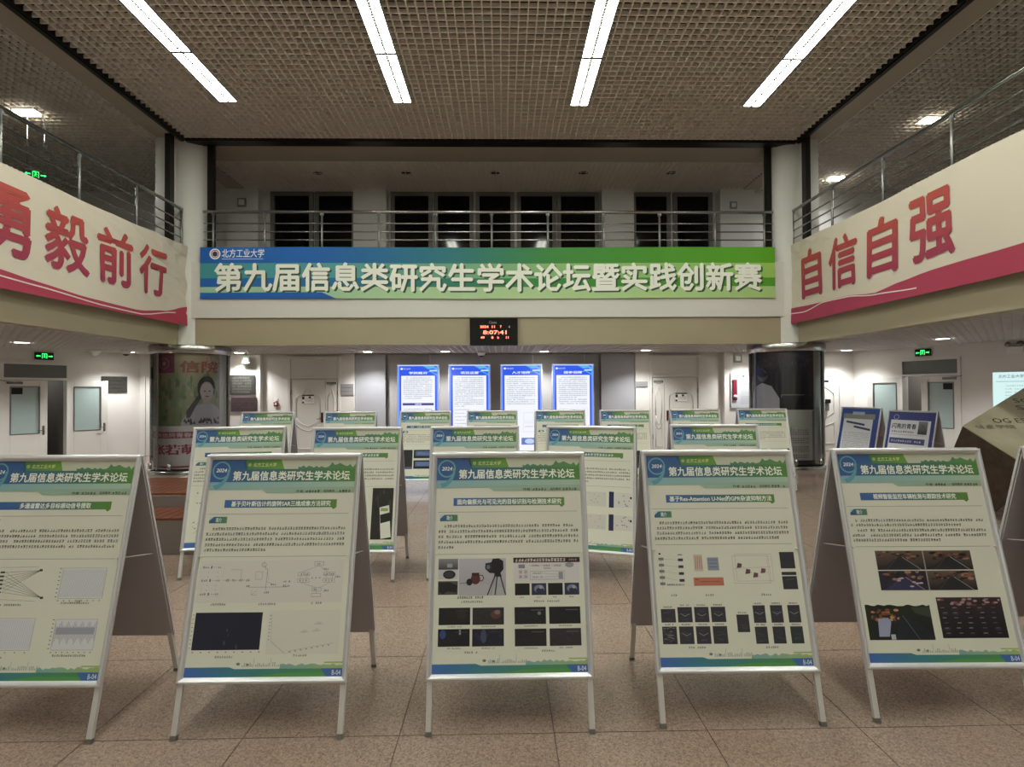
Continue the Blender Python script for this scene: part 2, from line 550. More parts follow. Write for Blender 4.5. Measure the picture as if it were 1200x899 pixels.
# dim corridors seen through the two open double doors
for P, rz, a, b, out, nm in ((PL, rzL, 1.3, 2.9, -1, 'left'), (PR, rzR, 1.0, 2.7, 1, 'right')):
    mb = MB()
    y0, y1 = sorted((out * .26, out * 2.2))
    mb.box(a, y0, 0, a + .05, y1, 2.6); mb.box(b - .05, y0, 0, b, y1, 2.6)
    mb.box(a, out * 2.2 if out > 0 else -2.25, 0, b, 2.25 if out > 0 else -2.2, 2.6)
    mb.box(a, y0, 2.55, b, y1, 2.6); mb.box(a, y0, -.05, b, y1, 0)
    l = bpy.data.lights.new('corridor_fill', 'POINT'); l.energy = 6 if nm == 'left' else 14; l.shadow_soft_size = .15  # unseen fill light, added so the door gap does not go black
    lo = bpy.data.objects.new('corridor_fill', l); COL.objects.link(lo)
    dd = Vector((math.cos(rz), math.sin(rz))); nn = Vector((-dd.y, dd.x)); sm_ = (a + b) / 2
    lo.location = (P[0] + dd.x * sm_ + nn.x * out * 1.3, P[1] + dd.y * sm_ + nn.y * out * 1.3, 2.3)
    put(P, rz, mb, 'trim_1' if nm == 'left' else 'trim_2', M['corridor'])

# balcony slab and fascias. xL / xR: faces of the side fascias
XLf, XRf, YFf = -6.55, 6.12, 10.72
mb = MB()
mb.box(-14, YFf + .12, 4.05, 14, YB, ZF)
slab = struct('trim_3', mb, M['slab'])
mb = MB(); mb.prism([(XLf - .05, YFf + .1), (-14, YFf + .1), (-15, 3), (-17.5, YREAR), (XLf - .05, YREAR)][::-1], 4.05, ZF)
struct('trim_4', mb, M['slab'])
mb = MB(); mb.prism([(XRf + .05, YFf + .1), (14, YFf + .1), (14.2, 3), (14.3, YREAR), (XRf + .05, YREAR)], 4.05, ZF)
struct('trim_5', mb, M['slab'])
# upper plaster fascia and lower tan band, centre / left / right
def fascia(name, z0, z1, off, m):
    mb = MB(); mb.box(-6.35, YFf + off, z0, 5.95, YFf + off + .25, z1); struct(name + '_centre', mb, m)
    mb = MB(); mb.box(XLf - .25 - off, YREAR, z0, XLf - off, YFf + .2, z1); struct(name + '_left', mb, m)
    mb = MB(); mb.box(XRf + off, YREAR, z0, XRf + .25 + off, YFf + .2, z1); struct(name + '_right', mb, m)
mb = MB(); mb.box(-6.35, YFf - .02, 3.14, 5.95, YFf + .23, ZF + .05); struct('trim_6', mb, M['column'])
mb = MB(); mb.box(-6.35, YFf + .02, ZL, 5.95, YFf + .25, 3.14); struct('trim_7', mb, M['tan'])
mb = MB(); mb.box(XLf - .25, YREAR, 3.14, XLf + .02, 10.85, ZF + .05); struct('trim_8', mb, M['column'])
mb = MB(); mb.box(XLf - .25, YREAR, ZL, XLf - .02, 10.85, 3.14); struct('trim_9', mb, M['tan'])
mb = MB(); mb.box(XRf - .02, YREAR, 3.14, XRf + .25, 10.85, ZF + .05); struct('trim_10', mb, M['column'])
mb = MB(); mb.box(XRf + .02, YREAR, ZL, XRf + .25, 10.85, 3.14); struct('trim_11', mb, M['tan'])

# columns
CL, CR = (-6.54, 11.05), (6.08, 11.05)
mb = MB(); mb.lathe([(0.405, 0), (0.405, ZC)], 48, CL); struct('column', mb, M['column'])
mb = MB(); mb.lathe([(0.405, 0), (0.405, ZC)], 48, CR); struct('column', mb, M['column'])

# ceilings -------------------------------------------------------------
def clip_line(poly, p, d):
    """intersection span of the line p+t*d with a convex polygon"""
    t0, t1 = -1e9, 1e9
    n = len(poly)
    area = sum(poly[i][0] * poly[(i + 1) % n][1] - poly[(i + 1) % n][0] * poly[i][1] for i in range(n))
    sg = 1 if area > 0 else -1
    for i in range(n):
        ax, ay = poly[i]; bx, by = poly[(i + 1) % n]
        nx, ny = -(by - ay) * sg, (bx - ax) * sg
        den = nx * d[0] + ny * d[1]; num = nx * (p[0] - ax) + ny * (p[1] - ay)
        if abs(den) < 1e-9:
            if num < 0: return None
            continue
        t = -num / den
        if den > 0: t0 = max(t0, t)
        else: t1 = min(t1, t)
    return (t0, t1) if t1 - t0 > 0.02 else None
def grid(parent, poly, sp, z, h, t, m):
    mb = MB()
    xs = [p[0] for p in poly]; ys = [p[1] for p in poly]
    for axis in (0, 1):
        lo, hi = (min(xs), max(xs)) if axis == 0 else (min(ys), max(ys))
        k = int(math.ceil(lo / sp)); e = 0.0 if axis == 0 else 0.0007
        while k * sp <= hi:
            c = k * sp
            p, d = ((c, 0), (0, 1)) if axis == 0 else ((0, c), (1, 0))
            r = clip_line(poly, p, d)
            if r:
                if axis == 0: mb.box(c - t / 2, r[0], z + e, c + t / 2, r[1], z + h)
                else: mb.box(r[0], c - t / 2, z + e, r[1], c + t / 2, z + h)
            k += 1
    n = len(poly)
    for i in range(n):
        a, b = poly[i], poly[(i + 1) % n]
        mb.bar((a[0], a[1], z + h / 2), (b[0], b[1], z + h / 2), t * 1.6, h)
    o = mb.build('grid_blade', m, parent); o['kind'] = 'stuff'
    return o
XAl, XAr = -6.45, 6.15
mb = MB(); mb.box(-18, YREAR - .3, ZC + .33, 16, YB + .4, ZC + .43)
ceiling = struct('ceiling', mb, M['plenum'])
grid(ceiling, [(XAl, YREAR), (XAr, YREAR), (XAr, 10.60), (XAl, 10.60)], 0.1257, ZC, 0.065, 0.016, M['grid'])
grid(ceiling, [(XAl - .4, 11.6), (XAr + .4, 11.6), (XAr + .4, YB - .02), (XAl - .4, YB - .02)], 0.1257, ZC, 0.06, 0.013, M['grid'])
grid(ceiling, [(XAl - .5, 2.0), (XAl - .5, YB - .06), (-13.9, YB - .06), (-13.9, 2.0)], 0.1257, ZC, 0.06, 0.013, M['grid'])
grid(ceiling, [(XAr + .5, 2.0), (13.9, 2.0), (13.9, YB - .06), (XAr + .5, YB - .06)], 0.1257, ZC, 0.06, 0.013, M['grid'])
# taupe soffit beams round the void and the dark shutter tracks
mb = MB(); mb.box(XAl + .02, 10.86, ZC - .01, XAr - .02, 11.6, ZC + .3); struct('trim_12', mb, M['taupe'])
mb = MB(); mb.box(XAl - .48, YREAR, ZC - .01, XAl - .07, YB - .3, ZC + .3); struct('trim_13', mb, M['taupe'])
mb = MB(); mb.box(XAr + .07, YREAR, ZC - .01, XAr + .48, YB - .3, ZC + .3); struct('trim_14', mb, M['taupe'])
mb = MB(); mb.box(XAl + .05, 10.585, ZC - .05, XAr - .05, 10.78, ZC + .2); mb.box(XAl + .05, 10.80, ZC - .03, XAr - .05, 10.86, ZC + .2)
mb.box(-6.06, 10.78, ZF, -5.93, 10.86, ZC); mb.box(5.56, 10.78, ZF, 5.68, 10.86, ZC)
struct('trim_15', mb, M['darkframe'])
mb = MB(); mb.box(XAl - .06, YREAR, ZC - .05, XAl + .015, 10.62, ZC + .2); mb.box(XAl + .02, YREAR, ZC - .03, XAl + .05, 10.6, ZC + .2)
mb.box(-6.66, 10.36, ZF, -6.56, 10.5, ZC); struct('trim_16', mb, M['darkframe'])
mb = MB(); mb.box(XAr - .015, YREAR, ZC - .05, XAr + .06, 10.62, ZC + .2); mb.box(XAr - .05, YREAR, ZC - .03, XAr - .02, 10.6, ZC + .2)
mb.box(6.16, 10.36, ZF, 6.26, 10.5, ZC); struct('trim_17', mb, M['darkframe'])
# white jambs behind the tracks of the side galleries
mb = MB(); mb.box(-6.95, 10.52, ZF, -6.62, 10.72, ZC); struct('trim_18', mb, M['column'])
mb = MB(); mb.box(6.2, 10.52, ZF, 6.52, 10.72, ZC); struct('trim_19', mb, M['column'])

# low ceiling under the balcony
mb = MB(); mb.box(-12, 10.98, ZL + .16, 12, YB, ZL + .2)
low = struct('ceiling', mb, M['plenumlow']); low.name = 'ceiling_under_gallery'
mb = MB(); mb.prism([(XLf - .26, YREAR), (XLf - .26, 10.97), (xl(10.97) + .02, 10.97), (xl(YREAR) + .02, YREAR)], ZL + .16, ZL + .2)
lowL = struct('ceiling_left', mb, M['plenumlow'])
mb = MB(); mb.prism([(XRf + .27, YREAR), (xr(YREAR) - .02, YREAR), (xr(10.97) - .02, 10.97), (XRf + .27, 10.97)], ZL + .16, ZL + .2)
lowR = struct('ceiling_right', mb, M['plenumlow'])
grid(low, [(-6.81, 10.98), (6.39, 10.98), (6.39, YB - .15), (-6.81, YB - .15)], 0.15, ZL + .01, 0.05, 0.012, M['gridlow'])
grid(lowL, [(XLf - .26, 3.0), (XLf - .26, YB - .15), (xl(YB) + .06, YB - .15), (xl(3.) + .02, 3.0)], 0.15, ZL + .01, 0.05, 0.012, M['gridlow'])
grid(lowR, [(XRf + .27, 3.0), (xr(3.) - .02, 3.0), (xr(YB) - .06, YB - .15), (XRf + .27, YB - .15)], 0.15, ZL + .01, 0.05, 0.012, M['gridlow'])

# =================================================================== DOORS
def carved_door(n, x, w, big_left, label):
    """white carved leaf-and-a-half door with blank transom on the back wall"""
    d = thing('door_%d' % n, None, None, (x, YB, 0)); d['kind'] = 'structure'
    y = -.04
    mb = MB()
    mb.box(0, y - .03, 0, .07, 0, 2.53); mb.box(w - .07, y - .03, 0, w, 0, 2.53); mb.box(.07, y - .03, 2.46, w - .07, 0, 2.53)
    mb.box(.07, y - .02, 1.95, w - .07, 0, 2.0)
    mb.build('door_frame', M['doorw'], d, .008)
    mb = MB(); mb.box(.07, -.025, 2.0, w - .07, 0, 2.46); mb.build('transom_panel', M['doorw'], d)
    sw = .3
    main = (.09, w - .09 - sw - .01) if big_left else (.09 + sw + .01, w - .09)
    side = (w - .09 - sw, w - .09) if big_left else (.09, .09 + sw)
    def leaf(a, b, main_):
        mb = MB(); mb.box(a, -.045, .01, b, 0, 1.93); lf = mb.build('door_leaf', M['doorw'], d, .004)
        cx = (a + b) / 2; hw = (b - a) / 2 - (.12 if main_ else .07)
        mb = MB()
        # carved arch moulding
        pts = [(cx - hw, -.05, .95)] + [(cx - hw, -.05, 1.45)]
        pts += [(cx - hw * .8, -.05, 1.52), (cx - hw * .45, -.05, 1.56), (cx - hw * .3, -.05, 1.66), (cx, -.05, 1.7),
                (cx + hw * .3, -.05, 1.66), (cx + hw * .45, -.05, 1.56), (cx + hw * .8, -.05, 1.52)]
        pts += [(cx + hw, -.05, 1.45), (cx + hw, -.05, .95), (cx + hw * .6, -.05, .8), (cx, -.05, .72), (cx - hw * .6, -.05, .8), (cx - hw, -.05, .95)]
        mb.tube(pts, .012, 6)
        pts = [(cx - hw, -.05, .15), (cx - hw, -.05, .78), (cx - hw * .5, -.05, .66), (cx, -.05, .6), (cx + hw * .5, -.05, .66), (cx + hw, -.05, .78), (cx + hw, -.05, .15), (cx - hw, -.05, .15)]
        mb.tube(pts, .012, 6)
        mb.build('moulding', M['doorw'], lf)
        return lf
    lf = leaf(*main, True); ls = leaf(*side, False)
    hx = main[1] - .07 if big_left else main[0] + .07
    mb = MB(); mb.box(hx - .025, -.065, .82, hx + .025, -.045, 1.08); mb.tube([(hx, -.06, .92), (hx, -.1, .92), (hx - .12 * (1 if big_left else -1), -.1, .92)], .009, 8)
    mb.build('door_handle', M['bronze'], lf)
    mb = MB()
    for hz in (.4, 1.6):
        mb.box(.075, -.055, hz - .06, .092, -.04, hz + .06); mb.box(w - .092, -.055, hz - .06, w - .075, -.04, hz + .06)
    mb.build('hinge', M['steeldull'], d)
    # room plate and notice, flat prints
    p = Print(.24, .1); p.rect(0, 0, 1, .55, '#24262A', 0); p.marks(.06, .28, .95, .3, .11, '#C9C9C9', 1); p.rect(0, .55, 1, 1, '#D8D8D4', 0); p.marks(.2, .78, .8, .25, .12, '#444444', 1)
    cx = sum(side) / 2
    p.build('name_plate', M['print'], d, (cx - .12, -.047, 1.86))
    p = Print(.3, .22); p.rect(0, 0, 1, 1, '#F2F2EE', 0); p.rect(0, 0, 1, .14, '#1B1B1B', 1); p.rect(0, .2, .2, .55, '#333333', 1); p.rect(0, .8, .16, 1, '#222222', 1); p.rect(.55, .2, .75, .4, '#333333', 1)
    p.marks(.25, .5, .95, .1, .06, '#666666', 1); p.marks(.25, .72, .95, .1, .06, '#666666', 1)
    cx = sum(main) / 2
    p.build('notice_sheet', M['print'], d, (cx - .15, -.058, 1.54))
    return d
carved_door(1, -5.51, 1.35, True, '')
carved_door(2, 3.82, 1.35, False, '')

def wall_root(name, P, rz, s, z, mirror=1):
    d = Vector((math.cos(rz), math.sin(rz)))
    o = thing(name, None, None, (P[0] + d.x * s, P[1] + d.y * s, z), rz)
    return o
def glazed_leaf(root, x, w, hinge_right, ang, inn, name='door_leaf'):
    """one glazed leaf; inn = local Y direction into the room; pivot at its hinge side"""
    piv = x + (w if hinge_right else 0)
    lf = bpy.data.objects.new(name, None)
    mb = MB()
    sx = -1 if hinge_right else 1
    def bx(m_, a, b, z0, z1, t=.022):
        x0, x1 = sorted((sx * a, sx * b)); m_.box(x0, -t, z0, x1, t, z1)
    g0, g1 = .11, w - .14
    bx(mb, 0, g0, .01, 1.9); bx(mb, g1, w, .01, 1.9); bx(mb, g0, g1, 1.76, 1.9); bx(mb, g0, g1, .01, .74)
    lf = mb.build(name, M['doorw'], root, .004)
    lf.location = (piv, 0, 0); lf.rotation_euler = (0, 0, ang)
    mb = MB(); bx(mb, g0, g1, .74, 1.76, .006); mb.build('glass_pane', M['glass'], lf)
    mb = MB()
    for a, b, z0, z1 in ((g0 - .012, g0 + .012, .74, 1.76), (g1 - .012, g1 + .012, .74, 1.76), (g0, g1, .73, .75), (g0, g1, 1.75, 1.77)):
        bx(mb, a, b, z0, z1, .027)
    mb.build('glazing_bead', M['steeldull'], lf)
    mb = MB(); xx = sx * (w - .07)
    for s_ in (-1, 1):
        mb.box(xx - .02, .022 * s_ - .004, .70, xx + .02, .022 * s_ + .004, .9)
        mb.tube([(xx, .025 * s_, .8), (xx, .07 * s_, .8), (xx - sx * .12, .07 * s_, .8)], .009, 8)
    mb.build('door_handle', M['steel'], lf)
    mb = MB(); x0, x1 = sorted((sx * (g0 + .02), sx * (g0 + .2)))
    mb.box(x0, inn * .008 - .003, 1.6, x1, inn * .008 + .003, 1.74)
    mb.build('sticker', M['dark'], lf)
    mb = MB(); x0, x1 = sorted((sx * .05, sx * .3)); mb.box(x0, inn * .045 - .02, 1.82, x1, inn * .045 + .02, 1.87)
    mb.tube([(sx * .2, inn * .06, 1.86), (sx * .05, inn * .1, 1.87), (sx * -.05, inn * .03, 1.9)], .008, 6)
    mb.build('door_closer', M['steeldull'], lf)
    return lf
def double_door(n, P, rz, a, b, inn, ztop):
    d = wall_root('door_%d' % n, P, rz, 0, 0); d['kind'] = 'structure'
    mb = MB(); y0, y1 = sorted((inn * .03, -inn * .12))
    mb.box(a, y0, 0, a + .06, y1, ztop); mb.box(b - .06, y0, 0, b, y1, ztop); mb.box(a + .06, y0, ztop - .05, b - .06, y1, ztop); mb.box(a + .06, y0, 1.91, b - .06, y1, 1.96)
    mb.build('door_frame', M['doorw'], d)
    mb = MB(); y0, y1 = sorted((inn * .005, -inn * .03)); mb.box(a + .06, y0, 1.96, b - .06, y1, ztop - .05); mb.build('transom_glass', M['transom'], d)
    return d
d3 = double_door(3, PL, rzL, 1.50, 2.72, 1, 2.30)
glazed_leaf(d3, 1.93, .73, True, R(-4), 1)                   # nearly closed leaf
glazed_leaf(d3, 1.53, .75, False, R(168), 1)                # swung right back against the wall
d4 = double_door(4, PR, rzR, 1.21, 2.51, -1, 2.32)
glazed_leaf(d4, 1.74, .74, True, R(6), -1)
glazed_leaf(d4, 1.24, .76, False, R(-168), -1)
# plain carved doors on the side walls next to the corners
def plain_side_door(n, P, rz, s, inn):
    d = wall_root('door_%d' % n, P, rz, 0, 0); d['kind'] = 'structure'
    mb = MB(); y0, y1 = sorted((0, inn * .05))
    mb.box(s, y0, 0, s + .07, y1, 2.1); mb.box(s + .88, y0, 0, s + .95, y1, 2.1); mb.box(s + .07, y0, 2.03, s + .88, y1, 2.1); mb.build('door_frame', M['doorw'], d)
    mb = MB(); y0, y1 = sorted((0, inn * .03)); mb.box(s + .08, y0, .01, s + .87, y1, 2.02); lf = mb.build('door_leaf', M['doorw'], d)
    mb = MB(); yy = inn * .035; c = s + .475
    mb.tube([(c - .25, yy, 1.0), (c - .25, yy, 1.5), (c, yy, 1.7), (c + .25, yy, 1.5), (c + .25, yy, 1.0), (c, yy, .85), (c - .25, yy, 1.0)], .012, 6)
    mb.tube([(c - .25, yy, .2), (c - .25, yy, .75), (c, yy, .65), (c + .25, yy, .75), (c + .25, yy, .2), (c - .25, yy, .2)], .012, 6)
    mb.build('moulding', M['doorw'], lf)
    mb = MB(); y0, y1 = sorted((inn * .03, inn * .04)); mb.box(c - .12, y0, 1.8, c + .12, y1, 1.85); mb.build('name_plate', M['dark'], lf)
plain_side_door(5, (-9.2, YB), 0, 0, -1)
plain_side_door(6, (7.95, YB), 0, 0, -1)

# =================================================================== RAILINGS
def railing(label, pts, posts, skip=False):
    a, b = Vector(pts[0]), Vector(pts[1])
    r = thing('railing', label, 'railing', (a.x, a.y, ZF))
    L = b - a
    mb = MB(); mb.tube([(0, 0, 1.1), (L.x, L.y, 1.1)], .032, 12); mb.build('handrail', M['steel'], r)
    for z in (.86, .69, .52):
        mb = MB(); mb.tube([(0, 0, z), (L.x, L.y, z)], .014, 8); mb.build('rail', M['steel'], r)
    mb = MB(); mb.tube([(0, 0, .35), (L.x, L.y, .35)], .014, 8); mb.build('rail', M['steel'], r)
    d = L.normalized()
    me = MB(); me.tube([(0, 0, 0), (0, 0, 1.08)], .022, 8); me.box(-.035, -.012, 1.03, .035, .012, 1.07)
    pm = me.mesh('post', M['steeldull'])
    for t in posts:
        o = bpy.data.objects.new('post', pm); COL.objects.link(o); o.parent = r
        o.location = (d.x * t, d.y * t, 0); o.rotation_euler = (0, 0, math.atan2(d.y, d.x))
    return r
railing('stainless steel balcony railing above the blue and green banner', [(-6.12, 10.75), (5.68, 10.75)], [.2] + [1.25 + 1.166 * k for k in range(9)] + [11.62])
railing('steel railing of the left gallery above the brave forward banner', [(-6.47, 10.6), (-6.47, -2.0)], [.02] + [1.3 + 1.25 * k for k in range(9)])
railing('steel railing of the right gallery above the confidence banner', [(6.06, 10.68), (6.06, -2.0)], [.02] + [1.3 + 1.27 * k for k in range(9)])

# =================================================================== LIGHTS
def strip_light(x, y0, label):
    t = thing('ceiling_light', label, 'ceiling light', (x, y0, ZC), 0, 'fluorescent strip lights under the atrium ceiling')
    w, L = .145, 1.34
    mb = MB(); mb.box(-w - .012, 0, -.02, w + .012, L, .06); mb.build('housing', M['white'], t)
    for s in (-1, 1):
        mb = MB(); x0, x1 = sorted((s * .025, s * w)); mb.box(x0, .02, -.028, x1, L - .02, -.021); mb.build('tube', M['tube'], t)
    mb = MB()
    mb.box(-w - .014, 0, -.032, -w - .002, L, -.02); mb.box(w + .002, 0, -.032, w + .014, L, -.02)
    mb.box(-w, 0, -.032, w, .016, -.02); mb.box(-w, L - .016, -.032, w, L, -.02)
    for k in range(24): mb.box(-.02, .05 + k * .052, -.03, .02, .07 + k * .052, -.0205)
    mb.build('louvre', M['steeldull'], t)
    return t
order = ['far left', 'centre left', 'centre right', 'far right']
for i, x in enumerate((-4.80, -1.74, 1.40, 4.52)):
    for k in range(8):
        lb = '%s row of ceiling strip lights, %s segment from the balcony' % (order[i], ['first', 'second', 'third', 'fourth', 'fifth', 'sixth', 'seventh', 'eighth'][k])
        strip_light(x, 9.20 - 1.355 * (k + 1) + .01 + (0.07 if i > 1 else 0), lb)

def downlight(x, y, z, label, on=True, watts=SPOT_WATTS, r=.11):
    t = thing('downlight', label, 'downlight', (x, y, z))
    mb = MB(); mb.lathe([(r, 0.0), (r + .03, -.004), (r + .035, .008), (r, .012)], 24); mb.build('trim_ring', M['white'], t)
    mb = MB(); mb.lathe([(r, .002), (.0005, -.002)], 24); mb.build('lens', M['lampon'] if on else M['steel'], t)
    if on and watts:
        l = bpy.data.lights.new('downlight_beam', 'SPOT'); l.energy = watts; l.spot_size = R(128); l.spot_blend = .7; l.shadow_soft_size = .07
        l.color = (1.0, .985, .96)
        o = bpy.data.objects.new('beam', l); COL.objects.link(o); o.parent = t; o.location = (0, 0, -.03)
    return t
DL = [(-9.13, 10.04, 'left of the gallery, over the double door'), (-8.9, 12.55, 'just left of the left glass cylinder'), (-6.51, 12.97, 'right of the left glass cylinder'),
      (-4.56, 12.49, 'above the left carved door, dim'), (-3.3, 12.8, 'above the grey panel left of the lit boards'), (-1.4, 12.8, 'above the two left lit boards'), (1.05, 12.93, 'above the two right lit boards'), (3.51, 12.62, 'above the right carved door'),
      (6.23, 12.76, 'just left of the right glass cylinder'), (8.64, 12.88, 'just right of the right glass cylinder'), (8.52, 9.89, 'on the right low ceiling, largest in view')]
for x, y, l in DL:
    dim = 'dim' in l
    downlight(x, y, ZL + .004, 'round recessed downlight ' + l, not dim, SPOT_WATTS)
downlight(-9.27, 11.73, ZL + .004, 'unlit recessed downlight between the two lit ones at left', False)
downlight(9.3, 6.3, ZL + .004, 'round recessed downlight on the right low ceiling outside the view'.replace(' outside the view', ', nearest the camera'), True, SPOT_WATTS)
downlight(-9.6, 6.6, ZL + .004, 'round recessed downlight on the left low ceiling, nearest the camera', True, SPOT_WATTS)
for k, (x, y) in enumerate([(-6.55, 12.24), (-4.33, 12.28), (-2.25, 12.26), (-.15, 12.25), (1.95, 12.24), (4.04, 12.22)]):
    t = downlight(x, y, ZC + .004, 'small unlit downlight in the upper gallery ceiling, number %s from the left' % ['one', 'two', 'three', 'four', 'five', 'six'][k], False)
    t['group'] = 'unlit downlights of the upper gallery'
def gallery_lamp(x, y, label, watts):
    t = thing('ceiling_light', label, 'ceiling light', (x, y, ZC))
    mb = MB(); mb.box(-.2, -.1, -.02, .2, .1, .04); mb.build('housing', M['white'], t)
    for s in (-1, 0, 1):
        mb = MB(); mb.tube([(-.18, s * .06, -.045), (.18, s * .06, -.045)], .022, 10); mb.build('tube', M['lampon'], t)
    l = bpy.data.lights.new('gallery_glow', 'SPOT'); l.energy = watts; l.spot_size = R(165); l.spot_blend = .5; l.shadow_soft_size = .12
    o = bpy.data.objects.new('glow', l); COL.objects.link(o); o.parent = t; o.location = (0, 0, -.16)
gallery_lamp(-8.63, 9.57, 'glowing twin tube lamp on the left gallery ceiling above the railing', 22)
gallery_lamp(8.21, 9.7, 'glowing lamp on the right gallery ceiling, nearer of the two', 30)
gallery_lamp(8.15, 12.45, 'glowing lamp on the right gallery ceiling, farther of the two', 26)

# =================================================================== A-FRAME SIGNS
SW, SL, ST, SA = 0.819, 1.104, 1.345, R(13.83)
BD = 0.027
PW, PH = SW - 2 * BD, SL - 2 * BD
GR = ['#1C5CA6', '#2F6F86', '#4F8A3C']
def grad(stops):
    cs = [rgb(c) for c in stops]
    def f(u, v):
        t = max(0, min(.9999, u)) * (len(cs) - 1); i = int(t)
        return mixc(cs[i], cs[i + 1], t - i)
    return f
def gradr(u0, u1, stops):
    g = grad(stops)
    return lambda u, v: g((u - u0) / (u1 - u0), v)

def poster_base(title, rnd, seed_par=5, last=.5, detail=2, spars=None):
    p = Print(PW, PH)
    p.rect(0, 0, 1, 1, lambda u, v: mixc(rgb('#D9D7C8'), rgb('#E6E7D6'), v), 0)
    G = gradr(0, 1, ['#155099', '#23687F', '#3D7B52', '#4F8A2E'])
    # header
    p.rect(0, 0, 1, .05, '#C9CBB4', 1)
    p.poly([(0, 0), (0, .05), (.25, .05), (.23, 0)][::-1][::-1], '#1A5596', 2)
    p.poly([(.21, 0), (.245, .05), (.505, .05), (.48, 0)], gradr(.2, .5, ['#3F7F4E', '#6BA226']), 2)
    # tree line
    rr = random.Random(7)
    top = []; u = .6
    while u < 1.0: top.append((u, .05 - rr.uniform(.008, .026) - (.012 if .83 < u < .9 else 0))); u += .018
    top.append((1.0, .02))
    p.band(top, [(q[0], .052) for q in top], lambda u, v: mixc(rgb('#4D8466'), rgb('#5C944F'), (u - .6) / .4), 2)
    p.rect(0, .048, 1, .112, G, 3)
    p.rect(0, .112, 1, .138, gradr(0, 1, ['#7FB0BC', '#86AFA6', '#A9C4AC']), 3)
    p.rect(0, .138, 1, .151, gradr(0, 1, ['#8FB5B0', '#87AC98', '#9BB59A']), 3)
    p.poly([(.365, .151), (.40, .168), (1, .168), (1, .151)], gradr(.36, 1, ['#9BBBA4', '#9CB494']), 3)
    # the nine-shaped emblem
    p.ring(.07, .053, .047, .0075, '#62A8B4', 4)
    p.band([(.124, .05), (.128, .075), (.118, .1), (.098, .125), (.07, .142), (.04, .148)], [(.112, .05), (.112, .073), (.098, .095), (.075, .113), (.05, .124), (.025, .129)], lambda u, v: mixc(rgb('#62A8B4'), rgb('#4E98AE'), (v - .05) * 10), 4)
    if detail > 1:
        p.text('2024', .035, .044, .105, .062, '#F4F6F0', 5, .02, .004)
        p.ring(.262, .026, .0085, .002, '#DDE08C', 5); p.ell(.262, .026, .005, .0035, '#C8D478', 5)
        p.text('北方工业大学', .285, .016, .445, .036, '#E4E79A', 5, .01, .004)
    else:
        p.rect(.04, .046, .1, .06, '#D8E4E8', 5)
    p.text('第九届信息类研究生学术论坛', .155, .058, .962, .104, '#F1F3E8', 5, .022 if detail > 1 else .03, 0, 2 if detail > 1 else 1)
    # authors
    if detail > 1:
        p.text('作者：', .60, .152, .66, .165, '#30382E', 5, .01, 0, 1)
        p.marks(.665, .159, .78, .012, .02, '#30382E', 5, rnd)
        p.text('指导教师：', .79, .152, .87, .165, '#30382E', 5, .01, 0, 1)
        p.marks(.875, .159, .985, .012, .02, '#30382E', 5, rnd)
    else:
        p.marks(.6, .159, .98, .01, .025, '#586050', 5, rnd)
    # title bar
    p.rect(.12, .2, .885, .238, gradr(.12, .885, ['#1F5AA4', '#2E6A88', '#4F8450', '#5B8C22']), 1)
    p.poly([(.85, .238), (.865, .248), (.885, .238)], '#5B8C22', 1)
    if title:
        n = sum(1.0 if ord(c) > 255 else .55 for c in title)
        w = min(.72, n * .0345)
        p.text(title, .5 - w / 2 + .005, .206, .5 + w / 2 + .005, .232, '#F2F4EC', 2, .025)
    else:
        p.marks(.2, .219, .8, .02, .034, '#DFE6DC', 2, rnd)
    p.rect(.015, .2675, .972, .2695, '#8C8F86', 1)
    # label tag
    p.rect(.03, .281, .15, .312, gradr(.03, .15, ['#1D4F8C', '#3C7F78', '#4F8A5A']), 1)
    p.poly([(.03, .281), (.03, .3), (.06, .281)], '#BFD0D8', 2)
    if detail > 1: p.text('简介', .075, .286, .115, .307, '#E6EEE6', 3, .02)
    else: p.rect(.075, .288, .12, .306, '#D6E2D8', 3)
    return p
def para(p, lines, rnd, col='#50504B', u0=.02, u1=.975, h=.0130, cw=.0180):
    for i, (v, a, b) in enumerate(lines):
        p.marks(max(u0, a), v, min(u1, b), h, cw, col, 1, rnd)
def poster_foot(p, rnd, code=True):
    for i in range(22):
        u = .36 + i * .012; hh = rnd.uniform(.004, .018)
        if i in (6, 15): hh = .036
        p.rect(u, .955 - hh, u + (.003 if i in (6, 15) else .007), .957, '#AEB8A8', 1)
    p.ell(.335, .945, .012, .006, '#6F7F74', 1); p.ell(.395, .948, .010, .005, '#6F7F74', 1)
    top = [(.6 + .02 * i, .957 - rnd.uniform(.002, .014)) for i in range(21)]
    p.band(top, [(q[0], .966) for q in top], gradr(.6, 1, ['#7FB0B0', '#93BC96', '#A6C06A']), 1)
    p.rect(.88, .938, 1, .944, '#A4BE66', 1)
    p.band([(0, .958), (.28, .958), (.315, .966), (1, .966)], [(0, 1), (.28, 1), (.315, 1), (1, 1)], gradr(0, 1, ['#1A62BE', '#2A7E98', '#3B8F7E', '#3F9850', '#4C9A3C']), 2)
    p.poly([(.86, .966), (.9, 1), (1, 1), (1, .966)], '#1F63B4', 3)
    p.poly([(.42, 1), (.6, .984), (.88, .984), (.9, 1)], '#4FA046', 3)
    if code: p.text('B-04', .935, .973, .99, .994, '#EAF2F6', 4, .01)

def noise_photo(p, rnd, u0, v0, u1, v1, base, spots, n=40, L=1):
    p.rect(u0, v0, u1, v1, base, L)
    for _ in range(n):
        w = (u1 - u0) * rnd.uniform(.05, .22); h = (v1 - v0) * rnd.uniform(.05, .2)
        a = rnd.uniform(u0, u1 - w); b = rnd.uniform(v0, v1 - h)
        p.ell(a + w / 2, b + h / 2, w / 2, h / 2, rnd.choice(spots), L + 1, 8)

